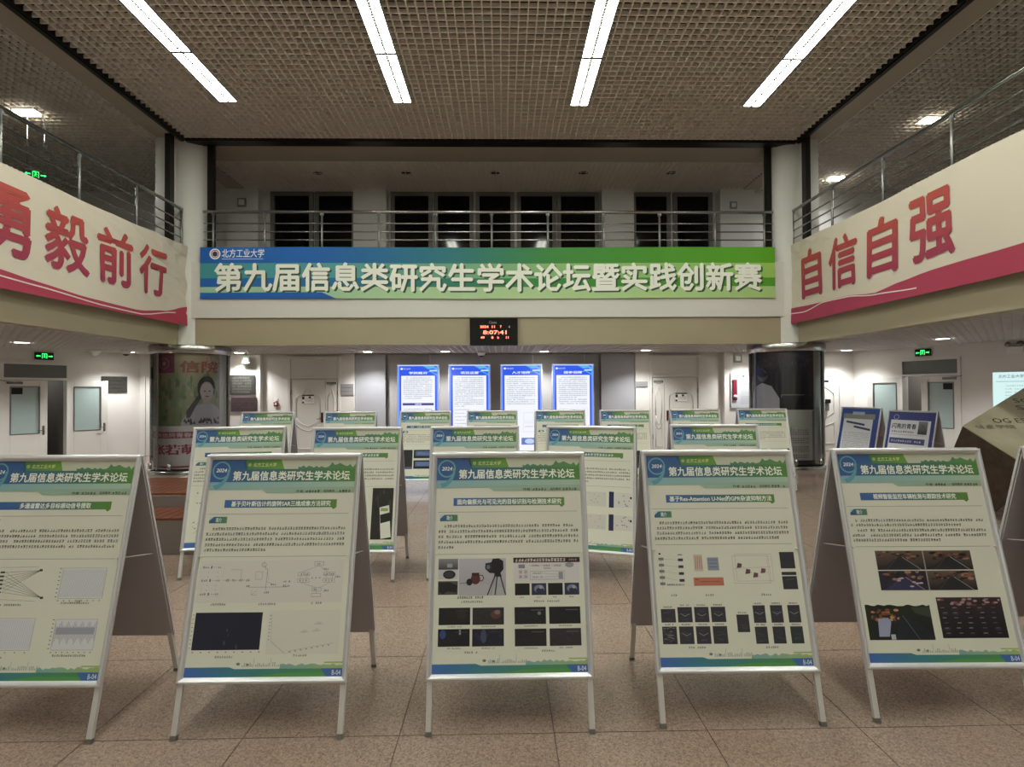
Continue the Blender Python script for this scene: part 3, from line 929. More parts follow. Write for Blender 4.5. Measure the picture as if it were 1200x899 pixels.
def poster_1():
    rnd = random.Random(11); p = poster_base('多通道雷达多目标振动信号提取', rnd)
    para(p, [(.338, .07, .975), (.363, .02, .975), (.387, .02, .975), (.412, .02, .97)], rnd)
    p.rect(.015, .469, .98, .471, '#8C8F86', 1)
    g = '#5C5F66'
    for k in range(6):
        v = .53 + k * .018
        p.rect(.235, v - .004, .265, v + .004, '#3D3F45', 2)
        p.line(.27, v, .50, .522, .0012, g); p.line(.27, v, .54, .645, .0012, g)
    p.rect(.49, .516, .51, .526, '#3D3F45', 2); p.rect(.53, .64, .55, .65, '#3D3F45', 2); p.line(.23, .508, .48, .505, .001, g); p.line(.22, .65, .5, .66, .001, g)
    p.rect(.13, .56, .2, .61, '#303238', 2); p.line(.2, .585, .235, .58, .001, g)
    for (a, b, c, d, dense) in ((.645, .512, .935, .648, 1), (.06, .735, .53, .872, 0), (.665, .74, .935, .872, 2)):
        p.rect(a, b, c, d, '#DFE0E4', 1)
        p.box(a, b, c, d, .0012, '#8A8C94')
        n = 34 if dense else 44
        for k in range(n):
            u = a + (c - a) * (k + .5) / n
            if dense == 2:
                p.rect(u - .001, b + .02 + .012 * math.sin(k * 1.1), u + .0015, d - .02 - abs(.03 * math.sin(k * .55)), '#9799AE', 2)
            else: p.rect(u - .0012, b + .006, u + .0012, d - .006, '#B4B6C2' if dense else '#BDBFCA', 2)
        if dense == 2: p.rect(a + .01, b + .035, c - .01, b + .065, '#A2A4B8', 3)
        for k in range(8):
            p.rect(a + (c - a) * k / 7.5, d + .008, a + (c - a) * k / 7.5 + .008, d + .012, '#707278', 2); p.rect(a - .02, b + (d - b) * k / 7.5, a - .01, b + (d - b) * k / 7.5 + .004, '#707278', 2)
    for u, v, w in ((.23, .676, .2), (.67, .668, .2), (.15, .902, .22), (.68, .895, .22), (.77, .66, .03), (.25, .888, .03)): p.marks(u, v, u + w, .009, .0145, '#77776E', 2, rnd)
    poster_foot(p, rnd); return p
def poster_2():
    rnd = random.Random(12); p = poster_base('基于贝叶斯估计的旋转SAR三维成像方法研究', rnd)
    para(p, [(.338, .06, .96), (.363, .02, .96), (.388, .02, .96), (.414, .02, .96), (.438, .02, .44)], rnd)
    p.rect(.01, .469, .975, .471, '#8C8F86', 1)
    p.rect(.01, .488, .965, .68, '#DCD8D2', 1)
    g = '#55585E'
    for k, v in enumerate((.518, .578, .64)):
        p.marks(.03, v, .085, .009, .014, g, 2, rnd); p.rect(.085, v - .006, .092, v + .006, '#2C2C30', 2); p.line(.095, v, .13, v, .001, g); p.marks(.13, v, .165, .008, .012, g, 2, rnd)
    for v in (.54, .56, .6, .62):
        for u in (.07, .13): p.rect(u, v, u + .004, v + .003, g, 2)
    for k in range(4): p.marks(.19 + k * .045, .578, .19 + k * .045 + .035, .01, .012, g, 2, rnd); p.line(.17 + k * .045, .578, .19 + k * .045, .578, .001, g)
    p.line(.22, .53, .29, .53, .001, g); p.line(.29, .53, .29, .57, .001, g); p.box(.04, .505, .17, .65, .0006, '#B5B2AC')
    p.line(.35, .61, .6, .61, .0014, g); p.line(.46, .625, .46, .53, .0014, g); p.line(.46, .54, .475, .575, .001, g); p.line(.46, .585, .51, .6, .001, g)
    p.line(.47, .535, .42, .505, .001, g); p.line(.43, .495, .45, .53, .001, g); p.ring(.435, .508, .012, .0012, g, 2); p.box(.385, .54, .43, .575, .001, g)
    p.line(.37, .645, .37, .62, .001, g); p.line(.37, .645, .41, .645, .001, g); p.line(.37, .645, .4, .626, .001, g)
    p.marks(.33, .605, .365, .008, .012, g, 2, rnd); p.marks(.57, .605, .62, .008, .012, g, 2, rnd); p.marks(.49, .598, .53, .008, .012, g, 2, rnd); p.marks(.57, .585, .62, .008, .012, g, 2, rnd); p.marks(.45, .634, .49, .008, .012, g, 2, rnd)
    p.box(.77, .496, .83, .514, .0012, g); p.marks(.785, .505, .82, .008, .012, g, 2, rnd)
    for cx in (.665, .705, .835, .875):
        p.box(cx, .545, cx + .034, .56, .0012, g); p.marks(cx + .004, .553, cx + .03, .008, .012, g, 2, rnd)
        p.box(cx, .573, cx + .034, .59, .0012, g); p.rect(cx + .014, .578, cx + .02, .585, g, 2); p.line(cx + .017, .56, cx + .017, .573, .001, g)
    for k in range(3): p.ell(.76 + k * .025, .57, .004, .003, g, 2, 8)
    p.line(.8, .514, .69, .543, .001, g); p.line(.8, .514, .86, .543, .001, g); p.line(.69, .592, .79, .614, .001, g); p.line(.88, .592, .81, .614, .001, g)
    p.box(.765, .615, .825, .63, .0012, g); p.marks(.775, .622, .82, .008, .012, g, 2, rnd); p.box(.765, .64, .825, .655, .0012, g); p.line(.795, .63, .795, .64, .001, g)
    p.marks(.91, .565, .95, .009, .012, '#4A4A66', 2, rnd); p.marks(.84, .627, .88, .009, .012, '#4A4A66', 2, rnd); p.marks(.83, .53, .87, .007, .012, g, 2, rnd)
    for u, v, w in ((.11, .686, .12), (.42, .686, .13), (.765, .683, .08), (.18, .914, .13), (.68, .91, .09)): p.marks(u, v, u + w, .009, .0145, '#77776E', 2, rnd)
    p.rect(.025, .722, .459, .885, lambda u, v: mixc(rgb('#0D1226'), rgb('#131A3A'), abs(u - .25) * 3), 1)
    for u, v, a in ((.24, .80, .006), (.23, .855, .008), (.31, .872, .008), (.25, .82, .004)): p.ell(u, v, a, a * 1.3, '#34405E', 2, 10)
    for k in range(9): p.rect(.03 + k * .053, .892, .04 + k * .053, .896, '#6E6E66', 2); p.rect(.008, .73 + k * .018, .016, .733 + k * .018, '#6E6E66', 2)
    p.rect(.5, .715, .965, .905, '#DEDCD2', 1)
    p.line(.52, .73, .53, .85, .001, '#A2A29A'); p.line(.53, .85, .62, .9, .0014, '#7A7A76'); p.line(.64, .892, .93, .858, .001, '#8C8C86'); p.line(.53, .85, .93, .84, .0005, '#C5C3BA')
    for k in range(8): p.rect(.508, .735 + k * .015, .516, .738 + k * .015, '#7A7A76', 2); p.rect(.65 + k * .035, .893 - k * .004, .66 + k * .035, .897 - k * .004, '#7A7A76', 2)
    for u, v in ((.73, .805), (.81, .8), (.82, .77)):
        for k in range(4): p.line(u - .02 + k * .008, v + .008, u + .012 + k * .008, v - .006 + k * .003, .001, '#8A8A90')
    poster_foot(p, rnd); return p
def poster_3():
    rnd = random.Random(13); p = poster_base('面向偏振光与可见光的目标识别与检测技术研究', rnd)
    para(p, [(.336, .06, .955), (.361, .02, .975), (.386, .02, .975), (.411, .02, .975), (.436, .02, .13)], rnd)
    p.rect(.02, .468, .98, .470, '#8C8F86', 1)
    p.rect(.027, .49, .158, .585, '#C9C8CE', 1)
    p.rect(.027, .49, .158, .54, lambda u, v: mixc(rgb('#8C8A92'), rgb('#3E3C42'), (v - .49) * 20), 2); p.rect(.085, .513, .12, .53, '#9FA4AA', 3)
    p.ell(.1, .563, .042, .02, '#1F1D22', 3); p.ell(.1, .562, .03, .013, '#3A363D', 4)
    p.rect(.027, .593, .158, .655, '#4A474C', 1); p.poly([(.03, .6), (.1, .597), (.155, .612), (.15, .645), (.09, .64), (.06, .652), (.035, .642)][::-1], '#17151A', 2)
    p.rect(.164, .49, .478, .66, lambda u, v: mixc(rgb('#BEBAC6'), rgb('#A8A4B0'), (v - .49) * 5), 1)
    p.poly([(.164, .61), (.3, .6), (.478, .63), (.478, .66), (.164, .66)][::-1], '#B7B3BB', 2)
    p.poly([(.34, .513), (.38, .508), (.39, .492), (.43, .49), (.46, .503), (.462, .54), (.44, .56), (.37, .558), (.345, .543)], '#15141A', 3)
    p.ell(.36, .53, .022, .018, '#2D2C36', 4); p.ell(.36, .53, .012, .01, '#6A6C80', 5)
    p.poly([(.40, .556), (.44, .556), (.45, .575), (.40, .575)], '#1C1B20', 3)
    for a, b in ((.405, .355), (.42, .405), (.44, .475)): p.line(a, .57, b, .658, .006, '#201F25', 3)
    p.line(.41, .57, .375, .658, .002, '#77747E', 4)
    p.ell(.275, .585, .032, .024, '#5E1F24', 3); p.rect(.25, .556, .3, .57, '#3A1518', 4); p.ring(.31, .58, .016, .004, '#4A1A1E', 4)
    p.ell(.235, .598, .02, .016, '#17161B', 4); p.line(.17, .605, .22, .6, .002, '#3A3A44', 3)
    p.marks(.155, .668, .336, .01, .0145, '#33332E', 1, rnd); p.marks(.18, .687, .33, .009, .0145, '#77776E', 1, rnd); p.marks(.66, .688, .845, .009, .0145, '#77776E', 1, rnd)
    p.rect(.528, .488, .976, .512, '#3A1A22', 1); p.marks(.54, .5, .88, .014, .02, '#E6DCDC', 2, rnd); p.marks(.9, .5, .965, .008, .014, '#B8A0A4', 2, rnd)
    p.rect(.53, .513, .97, .602, '#DAD6D8', 1)
    g = '#6C6A72'
    for u in (.565, .6):
        for v in (.548, .57):
            p.box(u, v, u + .022, v + .014, .0014, '#8A5A58')
            p.rect(u + .006, v + .004, u + .016, v + .01, '#8A5A58', 2)
    p.rect(.562, .52, .605, .538, '#8C8A94', 2)
    for k in range(3): p.marks(.65 + k * .075, .526, .7 + k * .075, .008, .01, g, 2, rnd); p.line(.63 + k * .075, .526, .65 + k * .075, .526, .001, g)
    p.ell(.905, .524, .03, .012, '#9C9CA2', 2); p.marks(.73, .538, .78, .007, .01, g, 2, rnd)
    p.box(.64, .552, .87, .59, .0012, g); p.marks(.655, .561, .72, .007, .01, g, 2, rnd); p.marks(.655, .579, .73, .007, .01, g, 2, rnd); p.rect(.83, .556, .86, .588, '#9896A0', 2)
    p.line(.72, .561, .83, .568, .001, g); p.line(.73, .579, .83, .576, .001, g)
    for k, u in enumerate((.537, .648, .757, .867)):
        p.rect(u, .607, u + .098, .661, '#0C0A10' if k % 2 == 0 else '#242A52', 1)
        if k % 2: p.ell(u + .05, .632, .034, .018, '#77809E', 2); p.ell(u + .055, .64, .026, .012, '#2A2C44', 3); p.ell(u + .062, .625, .012, .008, '#A2A8B8', 4)
        p.marks(u + .03, .67, u + .065, .006, .01, '#77776E', 2, rnd)
    for (u, v, c, sp) in ((.036, .713, '#120E12', ['#1E1418', '#241418']), (.257, .714, '#2A2428', ['#3A2C2E', '#32282C']), (.034, .807, '#080B18', ['#0C1228', '#0A0E1C']), (.256, .808, '#10142C', ['#16204A', '#121A36']),
                          (.533, .714, '#121018', ['#1C1820', '#221A1E']), (.76, .714, '#0B0B12', ['#12121A']), (.533, .81, '#18141C', ['#221A24', '#1E1820']), (.76, .81, '#2E242E', ['#3C2C36', '#342832', '#44303A'])):
        noise_photo(p, rnd, u, v, u + .206, v + .076, c, sp, 14)
        p.rect(u + .11, v + .012, u + .19, v + .016, '#5A5A5E' if u > .5 else '#3A3034', 3)
        p.marks(u + .06, v + .084, u + .15, .006, .01, '#77776E', 2, rnd)
    p.ell(.185, .745, .03, .02, '#2E1C1C', 3); p.ell(.41, .745, .035, .02, '#5A3430', 3); p.ell(.42, .735, .02, .01, '#8A6A60', 4)
    p.rect(.17, .81, .182, .832, '#8A9AA8', 3); p.ell(.065, .83, .02, .02, '#1E3A8A', 3); p.ell(.33, .84, .02, .03, '#3A4466', 3)
    p.ell(.695, .742, .012, .008, '#7E7A80', 3)
    p.marks(.205, .909, .295, .009, .0145, '#77776E', 1, rnd); p.marks(.705, .906, .795, .009, .0145, '#77776E', 1, rnd)
    poster_foot(p, rnd); return p
def poster_4():
    rnd = random.Random(14); p = poster_base('基于Res-Attention U-Net的GPR杂波抑制方法', rnd)
    para(p, [(.338, .06, .96), (.363, .02, .965), (.388, .02, .97), (.413, .02, .89)], rnd)
    p.rect(.02, .443, .968, .445, '#8C8F86', 1)
    g = '#44464C'
    for k in range(5):
        p.rect(.035, .505 + k * .029, .07, .518 + k * .029, '#7E8084', 2); p.line(.052, .518 + k * .029, .052, .534 + k * .029, .001, g)
        if k: p.rect(.168, .478 + k * .032, .202, .491 + k * .032, '#343A58', 2); p.line(.07, .512 + (k - 1) * .029, .168, .485 + k * .032, .001, '#9A9A9A')
    p.ell(.045, .487, .007, .005, '#18181C', 2); p.rect(.17, .49, .2, .494, g, 2); p.marks(.08, .632, .2, .008, .012, g, 2, rnd)
    p.rect(.275, .492, .335, .57, '#CDB9A8', 2)
    for k in range(4): p.line(.29 + k * .012, .5, .285 + k * .014, .56, .003, '#A8604E', 3)
    p.rect(.368, .506, .445, .567, '#8A93AC', 2)
    for k in range(3): p.rect(.378, .515 + k * .017, .435, .519 + k * .017, '#6A7390', 3)
    p.rect(.264, .6, .467, .638, '#C06C48', 2); p.line(.31, .619, .44, .619, .002, '#5A2A1A', 3); p.rect(.275, .607, .3, .612, '#8E4A30', 3)
    p.box(.54, .5, .79, .628, .001, '#9A948C'); p.box(.56, .492, .81, .618, .001, '#9A948C'); p.line(.54, .56, .8, .552, .001, '#9A948C'); p.line(.78, .5, .78, .628, .001, '#9A948C')
    for u, v in ((.585, .545), (.64, .573), (.69, .59), (.745, .57)): p.poly([(u - .02, v + .012), (u - .01, v - .012), (u + .018, v - .008), (u + .012, v + .01)][::-1], '#6A4448', 3); p.line(u, v, u + .03, v + .008, .001, '#8A5050', 4)
    for u0, v0, u1, v1 in ((.868, .483, .968, .561), (.868, .577, .968, .592), (.868, .597, .968, .658)): p.rect(u0, v0, u1, v1, '#33323C', 1)
    p.line(.89, .615, .95, .61, .002, '#63626E', 3)
    sq = [(.025 + k * .112, .735 if k else .743, .122 + k * .112, .804) for k in range(4)] + [(.026 + k * .112, .822, .122 + k * .112, .9) for k in range(4)] + [(.528, .771, .61, .85)]
    sq += [(.643 + k * .117, .73, .725 + k * .117, .809) for k in range(3)] + [(.642 + k * .118, .826, .725 + k * .118, .902) for k in range(3)]
    for k, (a, b, c, d) in enumerate(sq):
        p.rect(a, b, c, d, '#34333C' if k != 14 else '#2E3A38', 1)
        for _ in range(5):
            v = rnd.uniform(b + .01, d - .01); u = rnd.uniform(a + .01, c - .05); p.line(u, v, u + .04, v + rnd.uniform(-.006, .006), .0016, '#55535E', 2)
        p.marks((a + c) / 2 - .03, b - .009, (a + c) / 2 + .03, .007, .01, '#55554E', 2, rnd)
    for k in (1, 2, 3, 5, 6, 9, 10, 11):
        a, b, c, d = sq[k]; m = (a + c) / 2; v = b + .035
        p.line(m - .03, v - .006, m, v + .006, .0018, '#A8A8B4', 3); p.line(m, v + .006, m + .03, v - .004, .0018, '#A8A8B4', 3)
    a, b, c, d = sq[4]
    for _ in range(26): u = rnd.uniform(a, c - .02); v = rnd.uniform(b, d - .004); p.rect(u, v, u + .018, v + .003, rnd.choice(['#0E0D12', '#8A8A94', '#5A5A66']), 3)
    for u, v, w in ((.1, .681, .07), (.335, .681, .07), (.71, .681, .08), (.19, .915, .13), (.7, .917, .1)): p.marks(u, v, u + w, .009, .0145, '#77776E', 2, rnd)
    poster_foot(p, rnd); return p
def poster_5():
    rnd = random.Random(15); p = poster_base('视频智能监控车辆检测与跟踪技术研究', rnd)
    para(p, [(.338, .055, .96), (.361, .02, .80), (.387, .06, .965), (.411, .02, .965), (.435, .02, .665)], rnd)
    p.rect(.015, .466, .965, .468, '#8C8F86', 1)
    # four road frames
    for i in range(4):
        a = .156 + (i % 2) * .333; b = .487 + (i // 2) * .096; c, d = a + .326, b + .091
        blue = i == 2
        p.rect(a, b, c, d, (lambda b_: lambda u, v: mixc(rgb('#6A564C'), rgb('#1E1A1E'), (v - b_) * 11))(b) if not blue else '#2A2438', 1)
        for _ in range(26):
            u = rnd.uniform(a, c - .05); v = rnd.uniform(b + .004, b + .04); p.ell(u + .02, v, rnd.uniform(.01, .03), rnd.uniform(.003, .008), rnd.choice(['#8A5A42', '#3A2A26', '#A67A60', '#241C1C', '#5E3A34']), 2, 8)
        p.poly([(a + .02, d), (a + .15, b + .03), (a + .2, b + .03), (a + .3, d)], '#2B2A32' if not blue else '#33315A', 3)
        p.line(a + .18, b + .03, a + .30, d, .003, '#A09A9C', 4); p.line(a + .15, b + .03, a + .06, d, .0014, '#5E5A60', 4)
        if blue:
            for k in range(7): p.ell(a + rnd.uniform(.05, .28), b + rnd.uniform(.03, .08), .015, .004, '#C9B4BE', 4, 8)
    p.rect(.482, .487, .489, .674, '#9A949A', 5)
    # road scene with orange trees
    p.rect(.025, .748, .462, .9, lambda u, v: mixc(rgb('#232A1E'), rgb('#10141C'), (v - .748) * 6), 1)
    top = [(.025 + .0219 * i, .748 - rnd.uniform(0, .008)) for i in range(21)]; p.band(top, [(q[0], .752) for q in top], '#20281C', 1)
    for _ in range(34): p.ell(rnd.uniform(.06, .25), rnd.uniform(.765, .81), rnd.uniform(.008, .02), rnd.uniform(.004, .009), rnd.choice(['#B5652E', '#8A4A22', '#5A3A22', '#2A2A18', '#C98A50']), 2, 8)
    p.poly([(.25, .79), (.3, .785), (.462, .88), (.462, .9), (.2, .9)], '#1C232E', 3); p.line(.27, .79, .36, .9, .002, '#77808A', 4)
    p.poly([(.1, .805), (.17, .8), (.185, .82), (.16, .885), (.09, .885)], '#9AA2C4', 4); p.rect(.17, .875, .2, .898, '#B8C0C6', 4)
    p.poly([(.33, .752), (.462, .752), (.462, .8), (.36, .78)], '#3C4636', 3)
    # car park at dusk
    p.rect(.515, .708, .954, .893, lambda u, v: mixc(rgb('#3A2A2E'), rgb('#14141C'), (v - .708) * 6), 1)
    for _ in range(30): p.ell(rnd.uniform(.53, .94), rnd.uniform(.715, .745), rnd.uniform(.008, .02), .005, rnd.choice(['#8A4A4A', '#6A3A3A', '#C0909A', '#2A1A1E', '#9A7A70']), 2, 8)
    for r_ in range(6):
        for c_ in range(5):
            u = .55 + c_ * .085 + rnd.uniform(-.01, .01); v = .76 + r_ * .023
            p.ell(u, v, .026, .008, rnd.choice(['#22222C', '#1A1A22', '#34343E']), 2, 10); p.rect(u - .015, v - .006, u + .012, v - .003, rnd.choice(['#8A8A92', '#66666E', '#A8A4A0']), 3)
    poster_foot(p, rnd); return p
def poster_generic(seed, detail, kind, title=None):
    rnd = random.Random(seed); p = poster_base(title, rnd, detail=detail)
    cw = .0215 if detail > 1 else .034
    n = 9 if kind == 'text' else 5
    para(p, [(.338 + .027 * k, .06 if k in (0, 5) else .02, .97 if k % 5 != 4 else .5) for k in range(n)], rnd, '#55554C' if detail > 1 else '#77776A', cw=cw)
    v0 = .338 + .027 * n + .01
    p.rect(.015, v0, .97, v0 + .002, '#8C8F86', 1)
    if kind == 'paper':
        p.rect(.06, v0 + .02, .48, .92, '#D6D6C8', 1); noise_photo(p, rnd, .1, v0 + .05, .44, .86, '#55585A', ['#6A6C6E', '#3E4042'], 10, 2)
        noise_photo(p, rnd, .73, v0 + .015, .975, .92, '#2A2724', ['#3A3632', '#1C1A1A', '#4A3A30'], 16, 1)
        p.poly([(.82, .66), (.93, .64), (.965, .9), (.85, .915)], '#E6E8DC', 4); p.poly([(.83, .72), (.94, .7), (.95, .77), (.84, .79)], '#22261E', 5); p.rect(.835, .665, .92, .69, '#9AB05A', 5)
    elif kind == 'charts':
        for b in (.53, .715):
            p.rect(.04, b, .7, b + .12, '#D4D2C8', 1)
            for k in range(22): p.ell(rnd.uniform(.06, .68), b + rnd.uniform(.01, .11), .005, .004, '#9A9A9A', 2, 8)
            p.rect(.73, b - .005, .785, b + .125, '#1E2350', 2); p.rect(.79, b, .99, b + .12, '#D8D6CE', 1)
            for k in range(8): p.rect(rnd.uniform(.8, .96), b + rnd.uniform(.01, .1), .0 + rnd.uniform(.965, .98), b + rnd.uniform(.1, .112), '#C0BEB6', 2) if False else p.ell(rnd.uniform(.81, .97), b + rnd.uniform(.01, .11), .008, .005, '#77777C', 2, 8)
            p.ell(.975, b + .04, .012, .01, '#2A2A2E', 2)
    elif kind == 'photos':
        noise_photo(p, rnd, .05, .567, .262, .853, '#1A1E1C', ['#26302A', '#14181A'], 10); p.rect(.13, .82, .262, .846, '#4A5A8E', 3)
        for b in (.567, .724): p.rect(.285, b, .95, b + .127, '#10131F', 1); p.rect(.32, b + .02, .92, b + .09, '#46629A', 2); noise_photo(p, rnd, .36, b + .03, .88, b + .08, '#5A76A8', ['#7088B4', '#405A8E'], 8, 3)
    elif kind == 'sketch':
        for b in (.53, .74):
            for _ in range(26):
                u = rnd.uniform(.06, .9); v = b + rnd.uniform(0, .15); p.line(u, v, u + rnd.uniform(-.06, .06), v + rnd.uniform(-.03, .03), .002, '#8A8C84')
                p.ell(u, v, .008, .005, '#66685F', 2, 8)
    elif kind == 'dark':
        noise_photo(p, rnd, .58, .6, .98, .86, '#1C1E18', ['#2E3426', '#141410', '#4A5238'], 14); noise_photo(p, rnd, .06, .6, .5, .86, '#3A4038', ['#55604A', '#22261E'], 14)
    poster_foot(p, rnd, detail > 1); return p

def ring_frame(mb, W, L):
    """mitred snap-frame, local: x across, y out of face (towards -Y), z down from 0"""
    prof = [(0, .0), (0, -.014), (.004, -.019), (.012, -.020), (.020, -.015), (.027, -.006), (.027, 0)]
    loops = []
    for a, h in prof:
        loops.append([(-W / 2 + a, h, -a), (W / 2 - a, h, -a), (W / 2 - a, h, -L + a), (-W / 2 + a, h, -L + a)])
    n = len(mb.v)
    for l in loops: mb.v += l
    for k in range(len(prof) - 1):
        for i in range(4):
            j = (i + 1) % 4
            mb.f.append([n + k * 4 + i, n + k * 4 + j, n + (k + 1) * 4 + j, n + (k + 1) * 4 + i][::-1]); mb.sm.append(False)

def place_local(o, side):
    """tilt a leaf about the hinge: side=-1 front (bottom towards -Y), +1 rear"""
    return o
ztop = ST * math.cos(SA)
# shared meshes
def leg_mesh(h0, h1):
    m_ = MB(); m_.bar((0, .002, -h0), (0, .002, -h1), .026, .018, (0, 1, 0)); return m_.mesh('leg', M['aluleg'])
LEG = leg_mesh(SL - .02, ST)
m_ = MB(); m_.bar((0, .002, -ST + .022), (0, .002, -ST + .001), .029, .021, (0, 1, 0)); FOOTM = m_.mesh('rubber_foot', M['steeldull'])
m_ = MB(); ring_frame(m_, SW, SL); FRAME = m_.mesh('frame', M['alu'])
m_ = MB(); m_.box(-SW / 2 + .004, .000, -SL + .004, SW / 2 - .004, .010, -.004); BOARD = m_.mesh('back_panel', M['back'])
m_ = MB(); m_.tube([(-SW / 2 + .01, 0, 0), (SW / 2 - .01, 0, 0)], .012, 10); HINGE = m_.mesh('hinge', M['alu'])
m_ = MB(); m_.bar((0, -.5 * math.tan(SA) * 1.12, -.5), (0, .5 * math.tan(SA) * 1.12, -.56), .012, .004); STAY = m_.mesh('stay_bar', M['aluleg'])
def link(name, me, parent, loc=(0, 0, 0), rot=(0, 0, 0)):
    o = bpy.data.objects.new(name, me); COL.objects.link(o); o.parent = parent; o.location = loc; o.rotation_euler = rot
    return o
def a_frame(label, x, y, yaw, poster, group, scale=1.0):
    t = thing('a_frame_sign', label, 'poster stand', (x, y, 0), R(yaw), group)
    for side in (-1, 1):
        rot = (-SA if side < 0 else -SA, 0, 0) if side < 0 else (-SA, 0, PI)
        f = link('frame', FRAME, t, (0, 0, ztop), rot)
        link('back_panel', BOARD, t, (0, 0, ztop), rot)
        for s in (-1, 1):
            c = math.cos(rot[2]); lx = s * (SW / 2 - .018)
            lg = link('leg', LEG, t, (lx * c, 0, ztop), rot); link('rubber_foot', FOOTM, lg)
        if side < 0:
            o = poster.build('poster', M['print'], t, (-PW / 2, -.003, -BD)) if isinstance(poster, Print) else None
            if o is None:
                o = bpy.data.objects.new('poster', poster); COL.objects.link(o); o.parent = t
            o.location = (0, 0, ztop); o.rotation_euler = rot
            pos = o
    link('hinge', HINGE, t, (0, 0, ztop - .004))
    for s in (-1, 1): link('stay_bar', STAY, t, (s * (SW / 2 - .035), 0, ztop))
    t.scale = (scale, scale, scale)
    return t
G1, G2, G3 = 'poster stands in the front row', 'poster stands in the second row', 'poster stands in the third row'
a_frame('front-row poster stand cut by the left edge of the photo, charts on its poster', -2.329, 2.818, -1.2, poster_1(), G1)
a_frame('front-row poster stand with SAR imaging poster and a dark navy plot at lower left', -1.167, 2.82, -.5, poster_2(), G1)
a_frame('middle front-row poster stand with camera photo and rows of dark pictures', .03, 2.82, .1, poster_3(), G1)
a_frame('front-row poster stand with small dark radar squares and an orange box diagram', 1.168, 2.849, -.5, poster_4(), G1)
a_frame('front-row poster stand with road and car park photos', 2.235, 2.858, -1.1, poster_5(), G1)
a_frame('front-row poster stand at the right edge, only its grey back panel in view', 3.36, 2.9, -1.1, poster_generic(16, 1, 'text'), G1)
a_frame('second-row poster stand leftmost, beside the low wooden platform', -2.475, 4.968, 6.8, poster_generic(21, 2, 'sketch'), G2)
a_frame('second-row poster stand second from left, photo of white paper at lower right', -1.337, 4.826, -1.0, poster_generic(22, 2, 'paper'), G2)
a_frame('second-row poster stand directly behind the middle front one', -.257, 4.839, -.3, poster_generic(23, 2, 'text'), G2)
a_frame('second-row poster stand turned slightly left with two navy bars in its charts', .808, 4.76, -17, poster_generic(24, 2, 'charts'), G2)
a_frame('second-row poster stand rightmost, behind the radar poster', 1.987, 4.872, -3.2, poster_generic(25, 2, 'text'), G2)
row3 = [(-3.758, 8.414, 2, 'dark', 'third-row poster stand leftmost, in front of the two wall plaques'), (-2.418, 8.327, 1, 'text', 'third-row poster stand in front of the left carved door handle'),
        (-1.24, 8.41, 0, 'photos', 'third-row poster stand with blue screen photos, under the first lit board'), (-.166, 8.411, 0, 'text', 'third-row poster stand between the second and third lit boards'),
        (.931, 8.443, 0, 'sketch', 'third-row poster stand under the fourth lit board'), (1.976, 8.392, -.8, 'dark', 'third-row poster stand in front of the right grey panel'),
        (3.154, 8.49, -2, 'text', 'third-row poster stand in front of the right carved door'), (4.276, 8.512, -1.5, 'dark', 'third-row poster stand rightmost, beside the right glass cylinder')]
for k, (x, y, a, kd, lb) in enumerate(row3):
    a_frame(lb, x, y, a, poster_generic(31 + k, 1, kd), G3)

def blue_poster(kind):
    rnd = random.Random(50 + kind)
    p = Print(PW, PH)
    p.rect(0, 0, 1, 1, lambda u, v: mixc(rgb('#23308C'), rgb('#1C2474'), u) if kind else mixc(rgb('#1B4CA0'), rgb('#1F2C88'), v), 0)
    if kind == 0:
        p.rect(.3, .06, .62, .12, '#A8B8D8', 2); p.rect(.06, .1, .9, .2, '#8E918A', 1); p.rect(.08, .2, .86, 1, '#E2E3EC', 1)
        p.poly([(.16, .24), (.16, .28), (.66, .33), (.66, .29)], '#34406E', 2); p.poly([(.38, .33), (.38, .37), (.82, .42), (.82, .38)], '#34406E', 2)
        for k in range(11): p.marks(.13, .47 + k * .035, .82, .014, .03, '#8A8C96', 2, rnd)
    else:
        p.rect(.06, .14, .92, .72, '#D8D8E0', 1); p.ring(.17, .09, .045, .008, '#AAB0E0', 1); p.marks(.25, .13, .62, .015, .03, '#5A5C70', 2, rnd)
        p.text('闪亮的青春', .1, .2, .63, .29, '#22233A', 2, .02); p.marks(.1, .34, .62, .03, .05, '#4A4C5C', 2, rnd); p.marks(.1, .39, .9, .015, .03, '#8A8C96', 2, rnd)
        p.rect(.67, .15, .86, .37, lambda u, v: mixc(rgb('#77787E'), rgb('#1E1F24'), (v - .15) * 4.5), 2); p.ell(.76, .25, .05, .05, '#55565C', 3)
        p.rect(.08, .45, .84, .55, '#3A3E76', 2); p.marks(.12, .5, .8, .03, .05, '#B8BAD8', 3, rnd); p.marks(.12, .62, .8, .014, .03, '#8A8C96', 2, rnd)
        p.rect(.04, .78, .94, 1, '#C8CAD6', 1); p.marks(.1, .85, .88, .02, .04, '#6A6C80', 2, rnd)
    return p
a_frame('blue poster stand with a clipboard design, left of the two by the right wall', 7.0, 10.02, -70, blue_poster(0), 'blue poster stands by the right wall', .966)
a_frame('blue poster stand with white card and portrait, right of the two by right wall', 6.96, 8.70, -70, blue_poster(1), 'blue poster stands by the right wall', .958)

